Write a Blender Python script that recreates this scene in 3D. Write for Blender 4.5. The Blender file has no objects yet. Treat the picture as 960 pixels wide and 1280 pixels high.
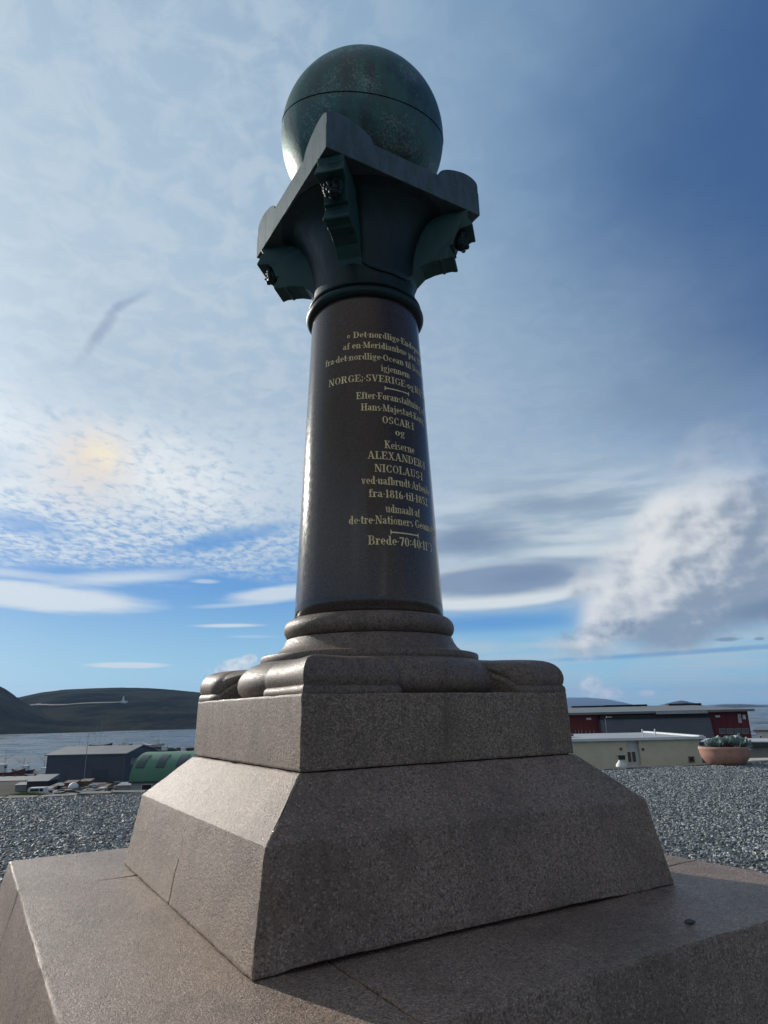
import bpy, bmesh, math, random
from mathutils import Vector, Matrix, noise
random.seed(7)
R = math.radians
sc = bpy.context.scene
COL = sc.collection

# ------------------------------------------------------------------ camera
EYE = 1.55
PITCH, ROLL, FPX = 0.2917, -0.0214, 830.47       # focal length in pixels of a 1280 px high picture
cd = bpy.data.cameras.new('camera'); cam = bpy.data.objects.new('camera', cd); COL.objects.link(cam)
cd.sensor_fit = 'VERTICAL'; cd.sensor_height = 36.0; cd.lens = FPX / 1280 * 36.0
cd.clip_start = 0.05; cd.clip_end = 60000
fwd = Vector((0, math.cos(PITCH), math.sin(PITCH))); rt0 = Vector((1, 0, 0)); up0 = rt0.cross(fwd)
rt = rt0 * math.cos(ROLL) + up0 * math.sin(ROLL); up = -rt0 * math.sin(ROLL) + up0 * math.cos(ROLL)
mat = Matrix((rt, up, -fwd)).transposed().to_4x4(); mat.translation = Vector((0, 0, EYE))
cam.matrix_world = mat
sc.camera = cam

# ------------------------------------------------------------------ world, sun, exposure
SUN_AZ, SUN_EL = -48.0, 21.0                       # azimuth from +Y towards +X
sc.view_settings.view_transform = 'Standard'; sc.view_settings.look = 'None'
sc.view_settings.exposure = 0.0; sc.view_settings.gamma = 1.0
world = bpy.data.worlds.new('World'); sc.world = world; world.use_nodes = True
WN = world.node_tree; WN.nodes.clear()

class X:                                            # a value in a node tree, with arithmetic
    nt = None
    def __init__(s, o): s.o = o
    @staticmethod
    def m(op, *a, clamp=False):
        n = X.nt.nodes.new('ShaderNodeMath'); n.operation = op; n.use_clamp = clamp
        for i, v in enumerate(a):
            if isinstance(v, X): X.nt.links.new(v.o, n.inputs[i])
            else: n.inputs[i].default_value = v
        return X(n.outputs[0])
    def __add__(s, b): return X.m('ADD', s, b)
    def __radd__(s, b): return X.m('ADD', b, s)
    def __sub__(s, b): return X.m('SUBTRACT', s, b)
    def __rsub__(s, b): return X.m('SUBTRACT', b, s)
    def __mul__(s, b): return X.m('MULTIPLY', s, b)
    def __rmul__(s, b): return X.m('MULTIPLY', b, s)
    def __truediv__(s, b): return X.m('DIVIDE', s, b)
    def __neg__(s): return X.m('MULTIPLY', s, -1.0)
def ss(x, a, b, lo=0.0, hi=1.0):                    # smoothstep from a to b
    n = X.nt.nodes.new('ShaderNodeMapRange'); n.interpolation_type = 'SMOOTHSTEP'; n.clamp = True
    fl = a > b
    if fl: a, b, lo, hi = b, a, hi, lo
    n.inputs['From Min'].default_value = a; n.inputs['From Max'].default_value = b
    n.inputs['To Min'].default_value = lo; n.inputs['To Max'].default_value = hi
    X.nt.links.new(x.o, n.inputs['Value']); return X(n.outputs[0])
def comb(x, y, z=0.0):
    n = X.nt.nodes.new('ShaderNodeCombineXYZ')
    for i, v in enumerate((x, y, z)):
        if isinstance(v, X): X.nt.links.new(v.o, n.inputs[i])
        else: n.inputs[i].default_value = v
    return X(n.outputs[0])
def noi(vec, scale, detail=4, rough=.55, dist=0.0):
    n = X.nt.nodes.new('ShaderNodeTexNoise'); n.inputs['Scale'].default_value = scale
    n.inputs['Detail'].default_value = detail; n.inputs['Roughness'].default_value = rough
    n.inputs['Distortion'].default_value = dist
    X.nt.links.new(vec.o, n.inputs['Vector']); return X(n.outputs[0])
def mixc(f, a, b):
    n = X.nt.nodes.new('ShaderNodeMix'); n.data_type = 'RGBA'; n.clamp_factor = True
    if isinstance(f, X): X.nt.links.new(f.o, n.inputs[0])
    else: n.inputs[0].default_value = f
    for v, k in ((a, 6), (b, 7)):
        if isinstance(v, X): X.nt.links.new(v.o, n.inputs[k])
        else: n.inputs[k].default_value = (*v, 1)
    return X(n.outputs[2])
def scalec(c, k):
    n = X.nt.nodes.new('ShaderNodeVectorMath'); n.operation = 'SCALE'
    if isinstance(c, X): X.nt.links.new(c.o, n.inputs[0])
    else: n.inputs[0].default_value = c
    if isinstance(k, X): X.nt.links.new(k.o, n.inputs['Scale'])
    else: n.inputs['Scale'].default_value = k
    return X(n.outputs[0])
def addc(a, b):
    n = X.nt.nodes.new('ShaderNodeVectorMath'); n.operation = 'ADD'
    for i, v in enumerate((a, b)):
        if isinstance(v, X): X.nt.links.new(v.o, n.inputs[i])
        else: n.inputs[i].default_value = v
    return X(n.outputs[0])
def s2l(r, g, b):
    f = lambda c: (c / 255 / 12.92) if c <= 10 else ((c / 255 + .055) / 1.055) ** 2.4
    return (f(r), f(g), f(b))

def build_sky():
    X.nt = WN
    tc = WN.nodes.new('ShaderNodeTexCoord'); sx = WN.nodes.new('ShaderNodeSeparateXYZ')
    WN.links.new(tc.outputs['Generated'], sx.inputs[0])
    x, y, z = X(sx.outputs[0]), X(sx.outputs[1]), X(sx.outputs[2])
    el = X.m('DEGREES', X.m('ARCSINE', z)); azt = X.m('DEGREES', X.m('ARCTAN2', x, y))
    az = X.m('DEGREES', X.m('ARCTAN2', x, X.m('ABSOLUTE', y)))   # no seam behind the viewer
    S = 10.0                                        # cloud colours are divided by the background strength
    sky = WN.nodes.new('ShaderNodeTexSky'); sky.sky_type = 'NISHITA'; sky.sun_disc = False
    sky.sun_elevation = R(SUN_EL); sky.sun_rotation = R(SUN_AZ); sky.altitude = 20
    sky.air_density = 1.0; sky.dust_density = 1.0; sky.ozone_density = 1.3
    def angle_to(a, e):
        d = (math.sin(R(a)) * math.cos(R(e)), math.cos(R(a)) * math.cos(R(e)), math.sin(R(e)))
        dp = WN.nodes.new('ShaderNodeVectorMath'); dp.operation = 'DOT_PRODUCT'
        WN.links.new(tc.outputs['Generated'], dp.inputs[0]); dp.inputs[1].default_value = d
        return X.m('DEGREES', X.m('ARCCOSINE', X(dp.outputs['Value'])))
    ang = angle_to(SUN_AZ, SUN_EL); hole = X.m('MINIMUM', angle_to(60, 36), angle_to(108, 42))
    # shared cloud noise
    nA = noi(comb(az * .14, el * 1.1), 1.0, 5, .55) - .5          # streaky
    nB = noi(comb(az * .10 + 31.0, el * .40), 1.0, 5, .55) - .5   # broad, flat
    nC = noi(comb(az * .42, el * .62, 3.0), 1.0, 6, .58) - .5     # puffy
    nD = noi(comb(az * 1.1, el * 1.3, 9.0), 1.0, 5, .6) - .5      # small puffs
    w1 = noi(comb(x * 2.6, y * 2.6, z * 5), 1.0, 3) - .5
    F = {'A': nA, 'B': nB, 'C': nC, 'D': nD}
    def blob(a0, e0, ra, re, rot=0.0, amp=.5, f='B', soft=.45):
        c, s = math.cos(R(rot)), math.sin(R(rot))
        dx, dy = az - a0, el - e0
        u = (dx * c + dy * s) / ra; v = (dy * c - dx * s) / re
        d = X.m('SQRT', u * u + v * v)
        return ss(d + F[f] * (amp * 2.0), 1.0, 1.0 - soft)
    def spot(a0, e0, ra, re):
        dx, dy = (azt - a0) / ra, (el - e0) / re
        return ss(X.m('SQRT', dx * dx + dy * dy), 1.0, 0.0)
    def lay(col, m, c): return mixc(m, col, scalec(c, S))
    # open blue air
    blue = mixc(ss(el, 1, 12), s2l(150, 206, 232), s2l(76, 146, 214))
    blue = mixc(ss(el, 12, 34), blue, s2l(78, 132, 188))
    blue = mixc(ss(hole, 52, 26) * ss(el, 12, 28), blue, s2l(44, 84, 138))
    col = mixc(.90, X(sky.outputs[0]), scalec(blue, S))
    zz = X.m('MAXIMUM', z, .02) + .06
    pl = comb(x / zz, y / zz)                       # position on a level cloud sheet
    # --- high veil
    n2 = noi(pl, 12.0, 5, .64, .5); n1 = noi(comb(x / zz * .8, y / zz * .8), 1.3, 4, .6, .4)
    fade = ss(hole + w1 * 14, 18, 45)
    lowl = ss(el + w1 * 5 + nB * 5, 14.0, 17.5); lowr = ss(el + nB * 6, 6.0, 10.0)
    side = ss(az, -5, 6); low = lowl * (1.0 - side) + lowr * side
    veil = low * (.10 + fade * .86)
    vc = mixc(ss(ang, 66, 14), s2l(132, 162, 190), s2l(192, 211, 224))
    vc = mixc(ss(el, 44, 14) * (.35 + n1 * .6), vc, s2l(186, 200, 212))
    vc = mixc(ss(y, .25, -.45), vc, s2l(154, 150, 142))   # unseen veil behind the viewer, toned warm grey to light the shaded faces
    mott = ss(n2, .38, .64)
    vc = mixc(mott * ss(az, 12, -14) * .30, vc, s2l(204, 216, 226))
    col = lay(col, veil * (.90 + mott * .10) * ss(n1, .15, .5, .80, 1.0), vc)
    col = lay(col, blob(-25.6, 29.8, 4.0, .75, 60, .45, 'C', .9) * .50, s2l(126, 144, 176))
    col = lay(col, blob(-23.6, 32.4, 2.6, .5, 34, .45, 'C', .9) * .40, s2l(126, 144, 176))
    # --- mottled altocumulus at the veil's lower edge, left
    pc = comb(x / zz * 2.0, y / zz * 1.3)
    cell = noi(pc, 10.5, 5, .62, .35)
    holes = X.m('MAXIMUM', blob(-13.5, 14.4, 7.5, 1.1, 14, .35, 'A', .7), blob(-29.5, 14.3, 5.5, 1.2, -8, .4, 'A', .9) * .9)
    holes = X.m('MAXIMUM', holes, blob(-32.5, 18.5, 4.5, 2.6, 20, .5, 'C', .9) * .55)
    band = ss(el + nB * 5 + nA * 3, 10.0, 13.5) * ss(el, 27, 20) * ss(az + nB * 10, 3, -3)
    base = band * (1.0 - holes * .9)
    acc = mixc(ss(ang, 46, 20), s2l(186, 203, 220), s2l(222, 230, 235))
    am = ss(cell + ss(el, 12, 19) * .10, .33, .66)
    col = lay(col, base * .42, s2l(158, 186, 214)); col = lay(col, base * am * .90, acc)
    br = blob(-19.5, 19.2, 11.5, 4.4, -14, .5, 'C', 1.0)
    col = lay(col, br * ss(cell, .30, .62) * .88, s2l(234, 239, 242))
    sp = .45 + ss(cell, .3, .65) * .55
    col = lay(col, spot(-25.4, 19.3, 6.0, 5.4) * sp * .42, s2l(226, 202, 190))
    col = lay(col, spot(-24.9, 20.2, 3.6, 3.0) * sp * .45, s2l(248, 226, 190))
    col = lay(col, spot(-24.2, 20.4, 2.0, 1.8) * sp * .5, s2l(254, 242, 208))
    # --- long streak clouds on the left
    for (a0, e0, ra, re, rot, amp, st, soft) in (
            (-28.5, 8.9, 11.5, 1.35, -2, .40, .97, .55), (-22.5, 10.6, 9.0, .8, 6, .5, .8, .9), (-31, 10.6, 7.0, .5, -2, .4, .6, .8), (-9.5, 9.7, 5.2, .95, 8, .40, .85, .6), (-13.0, 8.8, 4.6, .30, 4, .35, .45, .8),
            (-13.2, 7.1, 3.8, .22, 1, .25, .85, .7), (-11.5, 6.2, 3.0, .2, 0, .3, .3, .9), (-20.9, 3.9, 3.7, .30, 0, .12, .95, .5), (-15.4, 10.7, 1.6, .28, 0, .3, .55, .8),
            (-23.0, 2.0, 9.0, .35, 0, .4, .45, .9), (-28.0, 1.0, 3.4, .7, 4, .4, .8, .6)):
        col = lay(col, blob(a0, e0, ra, re, rot, amp, 'A', soft) * st, s2l(216, 226, 234))
    # --- right-hand layer with lens-shaped dark bellies
    shc = mixc(ss(nA * .5 + nB, -.16, .18), s2l(156, 176, 194), s2l(198, 211, 220))
    col = lay(col, blob(15.0, 14.6, 24, 7.0, 0, .35, 'B', .8) * ss(az, -6, 2) * .95, shc)
    col = lay(col, blob(27, 23, 15, 6, -14, .5, 'B', 1.0) * .5, s2l(122, 144, 170))
    col = lay(col, blob(9.0, 7.0, 12, 1.1, 0, .2, 'B', .9) * .9, s2l(94, 154, 212))
    for (a0, e0, ra, re, rot, amp, st, soft, c) in (
            (8.6, 10.0, 11.0, 2.2, 1, .22, .97, .22, s2l(220, 227, 230)), (9.6, 10.55, 10.6, 1.85, 2, .22, .92, .5, s2l(122, 144, 173)),
            (12.0, 10.7, 5.5, 1.2, 3, .35, .5, 1.0, s2l(104, 128, 160)),
            (17, 12.5, 7.0, .75, -2, .3, .85, .7, s2l(208, 218, 224)), (7.6, 14.1, 6.4, 1.9, 3, .18, .85, .85, s2l(112, 135, 165)),
            (16.5, 13.6, 5.0, .5, -3, .3, .6, .8, s2l(206, 216, 222)), (15.0, 16.6, 9.0, 1.1, -3, .4, .55, 1.0, s2l(130, 150, 175)), (4, 17.0, 7.0, .5, -2, .4, .4, 1.0, s2l(206, 216, 222))):
        col = lay(col, blob(a0, e0, ra, re, rot, amp, 'B' if re > .9 else 'A', soft) * st, c)
    # pale streaks low on the right
    ph = ss(el, 6.4, 5.0) * ss(el, -1, .8) * ss(az, -4, 4)
    col = lay(col, ph * ss(nA, -.20, .12) * .85, s2l(176, 200, 214))
    col = lay(col, blob(24, 3.9, 15, .32, 1, .3, 'A', .8) * .75, s2l(100, 154, 204))
    # --- cumulus bank, right: lumpy, lit from the left
    cn = noi(comb(az * .20, el * .26, 5.0), 1.0, 8, .50, .15)
    cn2 = noi(comb(az * .20 + .13, el * .26 - .13, 5.0), 1.0, 6, .52, .15)
    diag = (el - 5.4) - (az - 16.4) * 1.34
    puff = cn - .5
    body = ss(diag * .17 + puff * 1.9 + ss(el, 15, 22) * .35, .80, .02) * ss(el - ss(az, 22, 32) * 1.5 + puff * 5.0, 3.6, 5.2)
    body = body * ss(el + az * .10 + puff * 7, 25, 17)
    lit = ss((cn - cn2) * 2.5 + ss(diag, -12, 1.0) * .55 + ss(el, 5, 11) * .25, .02, .95)
    cc = mixc(lit, s2l(138, 154, 174), s2l(230, 231, 232))
    col = lay(col, body * ss(el + puff * 8, 22, 12, .55, .96), cc)
    col = lay(col, blob(31, 6.8, 6, 1.1, 4, .35, 'B', .7) * .8, s2l(112, 134, 162))
    foot = blob(18.4, 5.9, 4.4, .95, 4, .8, 'C', .7)
    col = lay(col, foot * .8, mixc(ss(nC, -.15, .2), s2l(114, 134, 160), s2l(190, 201, 211)))
    for (a0, e0, ra, re) in ((26.8, 4.7, 1.2, .22), (28.9, 4.6, .5, .16)):
        col = lay(col, blob(a0, e0, ra, re, 0, .4, 'D', .6) * .8, s2l(116, 138, 164))
    # small far cumulus left of the column and over the mountain at right
    puffc = mixc(ss(nD, -.2, .2), s2l(178, 198, 216), s2l(240, 242, 242))
    for (a0, e0, ra, re) in ((-12.4, 4.0, 1.5, .65), (-11.5, 4.4, .9, .45), (-13.0, 3.4, 2.0, .5), (16.4, 1.7, 1.1, .8), (17.4, 1.0, 1.9, .6), (20.6, .95, .7, .3)):
        col = lay(col, blob(a0, e0, ra, re, 0, .9, 'D', .45) * .88, puffc)
    # glare of the veiled sun (outside the frame, to the left)
    au = X.m('POWER', 2.718, ang * -.26)
    col = addc(col, scalec(scalec((1.0, .95, .86), au), 60.0))
    # below the horizon
    col = lay(col, ss(el, .3, -.6), s2l(120, 146, 168))
    bg = WN.nodes.new('ShaderNodeBackground'); bg.inputs['Strength'].default_value = 0.1
    WN.links.new(col.o, bg.inputs['Color'])
    out = WN.nodes.new('ShaderNodeOutputWorld'); WN.links.new(bg.outputs[0], out.inputs['Surface'])
    world.cycles.sampling_method = 'MANUAL'; world.cycles.sample_map_resolution = 512
build_sky()

sl = bpy.data.lights.new('sun', 'SUN'); sl.energy = 3.9; sl.angle = R(0.6); sl.color = (1.0, .93, .84)
sun = bpy.data.objects.new('sun', sl); COL.objects.link(sun)
sv = Vector((math.sin(R(SUN_AZ)) * math.cos(R(SUN_EL)), math.cos(R(SUN_AZ)) * math.cos(R(SUN_EL)), math.sin(R(SUN_EL))))
sun.rotation_euler = sv.to_track_quat('Z', 'Y').to_euler(); sun.location = sv * 60

# ------------------------------------------------------------------ helpers
def ray(px, py):
    return (fwd * FPX + rt * (px - 480) + up * (640 - py)).normalized()
def on_z(px, py, z):                                # the point of the place seen at that pixel, at height z
    d = ray(px, py); return Vector((0, 0, EYE)) + d * ((z - EYE) / d.z)
def on_y(px, py, y):
    d = ray(px, py); return Vector((0, 0, EYE)) + d * (y / d.y)
def tag(o, label=None, cat=None, group=None, kind=None):
    if label: o['label'] = label
    if cat: o['category'] = cat
    if group: o['group'] = group
    if kind: o['kind'] = kind
    return o
def empty(name, loc=(0, 0, 0), rz=0.0, label=None, cat=None, group=None):
    o = bpy.data.objects.new(name, None); COL.objects.link(o); o.location = loc; o.rotation_euler = (0, 0, rz)
    o.empty_display_size = .2
    return tag(o, label, cat, group)
def mesh_obj(name, vs, fs, mats, parent=None, smooth=None, loc=None, rz=None, midx=None):
    me = bpy.data.meshes.new(name); me.from_pydata([tuple(v) for v in vs], [], fs); me.validate()
    if not isinstance(mats, (list, tuple)): mats = [mats]
    for m in mats: me.materials.append(m)
    if midx:
        for p, i in zip(me.polygons, midx): p.material_index = i
    bm = bmesh.new(); bm.from_mesh(me); bmesh.ops.recalc_face_normals(bm, faces=bm.faces); bm.to_mesh(me); bm.free()
    if smooth is not None:
        for p in me.polygons: p.use_smooth = True
        me.set_sharp_from_angle(angle=R(smooth))
    o = bpy.data.objects.new(name, me); COL.objects.link(o)
    if parent: o.parent = parent
    if loc is not None: o.location = loc
    if rz is not None: o.rotation_euler = (0, 0, rz)
    return o
class MB:                                           # gathers shapes of ONE object
    def __init__(s): s.v = []; s.f = []; s.mi = []
    def add(s, vs, fs, m=0):
        k = len(s.v); s.v += [tuple(v) for v in vs]; s.f += [tuple(i + k for i in f) for f in fs]; s.mi += [m] * len(fs); return s
    def box(s, x0, x1, y0, y1, z0, z1, m=0):
        return s.add([(x0, y0, z0), (x1, y0, z0), (x1, y1, z0), (x0, y1, z0), (x0, y0, z1), (x1, y0, z1), (x1, y1, z1), (x0, y1, z1)],
                     [(0, 3, 2, 1), (4, 5, 6, 7), (0, 1, 5, 4), (1, 2, 6, 5), (2, 3, 7, 6), (3, 0, 4, 7)], m)
    def hexa(s, P, m=0):
        return s.add(P, [(0, 3, 2, 1), (4, 5, 6, 7), (0, 1, 5, 4), (1, 2, 6, 5), (2, 3, 7, 6), (3, 0, 4, 7)], m)
    def tube(s, a, b, r0, r1=None, n=10, m=0):
        a, b = Vector(a), Vector(b); r1 = r0 if r1 is None else r1
        d = (b - a).normalized(); u = d.orthogonal().normalized(); w = d.cross(u); vs = []
        for p, r in ((a, r0), (b, r1)):
            vs += [p + (u * math.cos(t) + w * math.sin(t)) * r for t in [2 * math.pi * i / n for i in range(n)]]
        return s.add(vs, [(i, (i + 1) % n, n + (i + 1) % n, n + i) for i in range(n)] + [tuple(range(n))[::-1], tuple(range(n, 2 * n))], m)
    def lathe(s, prof, n=96, cx=0, cy=0, m=0, a0=0.0, a1=360.0, cap=True):
        full = abs(a1 - a0 - 360) < 1e-6; cols = n if full else n + 1; vs = []
        for r, z in prof:
            for i in range(cols):
                t = R(a0 + (a1 - a0) * i / n); vs.append((cx + r * math.cos(t), cy + r * math.sin(t), z))
        fs = []
        for j in range(len(prof) - 1):
            for i in range(n):
                k = (i + 1) % cols; fs.append((j * cols + i, j * cols + k, (j + 1) * cols + k, (j + 1) * cols + i))
        if cap and full:
            fs.append(tuple(range(cols))[::-1]); fs.append(tuple((len(prof) - 1) * cols + i for i in range(cols)))
        return s.add(vs, fs, m)
    def sphere(s, c, rx, ry=None, rz=None, n=16, h=10, m=0):
        ry = rx if ry is None else ry; rz = rx if rz is None else rz
        vs = [(c[0], c[1], c[2] - rz)]; fs = []
        for j in range(1, h):
            p = math.pi * j / h - math.pi / 2
            for i in range(n):
                t = 2 * math.pi * i / n; vs.append((c[0] + rx * math.cos(p) * math.cos(t), c[1] + ry * math.cos(p) * math.sin(t), c[2] + rz * math.sin(p)))
        vs.append((c[0], c[1], c[2] + rz)); L = len(vs) - 1
        for i in range(n): fs.append((0, 1 + (i + 1) % n, 1 + i)); fs.append((L, L - n + i, L - n + (i + 1) % n))
        for j in range(h - 2):
            for i in range(n):
                a = 1 + j * n; fs.append((a + i, a + (i + 1) % n, a + n + (i + 1) % n, a + n + i))
        return s.add(vs, fs, m)
    def build(s, name, mats, parent=None, smooth=None, loc=None, rz=None):
        return mesh_obj(name, s.v, s.f, mats, parent, smooth, loc, rz, s.mi if isinstance(mats, (list, tuple)) else None)
def arcpts(cx, cz, r, a0, a1, n=8, rz=None):
    rz = r if rz is None else rz
    return [(cx + r * math.cos(R(a0 + (a1 - a0) * i / n)), cz + rz * math.sin(R(a0 + (a1 - a0) * i / n))) for i in range(n + 1)]
def nz(p, s=1.0, seed=0.0):
    return noise.noise(Vector(p) * s + Vector((seed, seed * 1.7, seed * .3)))

# ------------------------------------------------------------------ materials
def mat_base(name):
    m = bpy.data.materials.new(name); m.use_nodes = True; nt = m.node_tree
    b = nt.nodes['Principled BSDF']; X.nt = nt; return m, nt, b
def setin(nt, b, k, v):
    if isinstance(v, X): nt.links.new(v.o, b.inputs[k])
    else: b.inputs[k].default_value = v
def objco(nt):
    t = nt.nodes.new('ShaderNodeTexCoord'); return X(t.outputs['Object'])
def bump(nt, b, h, strength=.5, dist=.01, prev=None):
    n = nt.nodes.new('ShaderNodeBump'); n.inputs['Strength'].default_value = strength; n.inputs['Distance'].default_value = dist
    nt.links.new(h.o, n.inputs['Height'])
    if prev: nt.links.new(prev, n.inputs['Normal'])
    nt.links.new(n.outputs[0], b.inputs['Normal']); return n.outputs[0]
def voro(v, scale, out='Color', rnd=1.0, feat='F1'):
    n = X.nt.nodes.new('ShaderNodeTexVoronoi'); n.feature = feat; n.inputs['Scale'].default_value = scale
    n.inputs['Randomness'].default_value = rnd; X.nt.links.new(v.o, n.inputs['Vector']); return X(n.outputs[out])
def sepx(c, i=0):
    n = X.nt.nodes.new('ShaderNodeSeparateColor'); X.nt.links.new(c.o, n.inputs[0]); return X(n.outputs[i])
def simple(name, c, rough=.6, metal=0.0, var=.12, scale=3.0, bmp=0.0):
    m, nt, b = mat_base(name); co = objco(nt)
    n = noi(co, scale, 5, .6)
    setin(nt, b, 'Base Color', mixc(ss(n, .3, .7), tuple(k * (1 - var) for k in c), tuple(min(1, k * (1 + var)) for k in c)))
    b.inputs['Roughness'].default_value = rough; b.inputs['Metallic'].default_value = metal
    if bmp: bump(nt, b, noi(co, scale * 12, 4), .5, bmp)
    return m
def granite(name, c, dark, light, grain=230, rough=(.45, .75), bmpd=.004, coarse=.35, stain=.25, polish=None, glit=.0, streak=0.0):
    m, nt, b = mat_base(name); co = objco(nt)
    g = sepx(voro(co, grain)); g2 = sepx(voro(co, grain * .55), 1); big = noi(co, 1.6, 4, .6)
    mid = noi(co, 14, 4, .6)
    col = mixc(ss(g, .72, .84), c, light)
    col = mixc(ss(g2, .62, .80) * .75, col, dark)
    col = mixc(ss(big, .42, .68) * stain, col, tuple(k * .5 for k in c))
    col = mixc(ss(mid, .35, .75) * .25, col, tuple(min(1, k * 1.15) for k in c))
    if not polish:                                  # larger flecks: light ones painted in as sun glints, dark ones grain
        fk = sepx(voro(co, 120)); col = mixc(ss(fk, .90, .93) * .28, col, tuple(min(1, k * 1.6) for k in light)); fk2 = sepx(voro(co, 95), 1); col = mixc(ss(fk2, .90, .93) * .55, col, tuple(k * .55 for k in dark))
    mps = nt.nodes.new('ShaderNodeMapping'); mps.inputs['Scale'].default_value = (7, 7, .9); nt.links.new(co.o, mps.inputs[0])
    run = noi(X(mps.outputs[0]), 1.0, 5, .62)       # rain runs and lichen blotches
    col = mixc(ss(run, .52, .70) * .45, col, tuple(k * .45 for k in c))
    col = mixc(ss(noi(co, 5.5, 5, .68), .60, .72) * .28, col, (c[0] * .75, c[1] * .85, c[2] * .80))
    col = mixc(ss(noi(co, 3.1, 4, .7), .60, .70) * .22, col, tuple(min(1, k * 1.45) for k in c))
    if streak:
        mp = nt.nodes.new('ShaderNodeMapping'); mp.inputs['Scale'].default_value = (16, 16, 1.3); nt.links.new(co.o, mp.inputs[0])
        sn = noi(X(mp.outputs[0]), 1.0, 4, .6); col = mixc(ss(sn, .5, .72) * streak, col, tuple(k * 1.5 for k in c))
    setin(nt, b, 'Base Color', col)
    if polish:
        setin(nt, b, 'Roughness', ss(noi(co, 30, 3), .3, .7, polish[0], polish[1]))
    else:
        r = ss(sepx(voro(co, grain * .8), 2), .80, .95, rough[1], rough[0])
        setin(nt, b, 'Roughness', r)
    pit = voro(co, 75, 'Distance'); h = noi(co, 42, 6, .72) * .7 + noi(co, 150, 3, .6) * coarse + g * .12 + ss(pit, .05, .4) * (.2 if not polish else 0)
    bump(nt, b, h, .8 if not polish else .15, bmpd)
    return m
M = {}
M['granite'] = granite('rough pink grey granite', (.262, .180, .127), (.125, .089, .065), (.44, .33, .26), 230, (.16, .50), .011, .5, .60)
M['granite_block'] = granite('dressed granite', (.220, .154, .108), (.095, .068, .050), (.42, .32, .24), 215, (.16, .55), .006, .45, .55)
M['granite_base'] = granite('smooth brown granite', (.180, .128, .095), (.07, .05, .038), (.22, .165, .13), 240, (.28, .56), .003, .4, .4)
M['granite_polished'] = granite('polished dark granite', (.056, .033, .022), (.026, .016, .012), (.096, .066, .050), 240, bmpd=.0004, polish=(.10, .17), stain=.3, streak=.15)
M['granite_old'] = granite('stained slab side granite', (.21, .145, .11), (.10, .075, .06), (.32, .25, .2), 230, (.3, .6), .006)
for k_ in ('granite', 'granite_block', 'granite_base', 'granite_old'): M[k_].node_tree.nodes['Principled BSDF'].inputs['Specular IOR Level'].default_value = .36
def bronze(name, c1, c2, c3, rough=.42, metal=.55, vs=2.2):
    m, nt, b = mat_base(name); co = objco(nt)
    mp = nt.nodes.new('ShaderNodeMapping'); mp.inputs['Scale'].default_value = (1, 1, .28); nt.links.new(co.o, mp.inputs[0])
    a = noi(X(mp.outputs[0]), vs * 4, 7, .65); f = noi(co, 60, 4, .6); k = noi(co, vs, 4)
    col = mixc(ss(a, .38, .66), c1, c2); col = mixc(ss(f * .5 + k * .5, .48, .62) * .6, col, c3)
    setin(nt, b, 'Base Color', col); b.inputs['Metallic'].default_value = metal
    setin(nt, b, 'Roughness', ss(a, .3, .7, rough - .08, rough + .16))
    bump(nt, b, noi(co, 14, 5) * .7 + f * .3, .45, .008)
    return m
M['bronze'] = bronze('dark patinated bronze', (.006, .015, .016), (.008, .028, .028), (.014, .028, .028), .44, .45)
M['bronze_plate'] = bronze('weathered bronze plate', (.14, .16, .17), (.09, .135, .13), (.17, .185, .185), .56, .95)
M['bronze_globe'] = bronze('streaked green bronze', (.055, .080, .080), (.06, .15, .125), (.26, .33, .30), .42, .6, 2.4)
M['bronze_green'] = bronze('green bronze', (.011, .046, .043), (.018, .072, .065), (.03, .055, .05), .5, .3)
M['gold'] = simple('worn gilding', (.88, .64, .32), .5, .2, .2, 18)
M['dark_gap'] = simple('dark mortar', (.02, .018, .016), .9)

# ------------------------------------------------------------------ the monument
MX, MY = -.1221, 4.7646
ROT = R(31.244)
GS = .55                                             # slab top
mon = empty('monument', (MX, MY, 0), ROT, 'tall granite column on a stepped base carrying a green bronze globe', 'monument')

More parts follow.
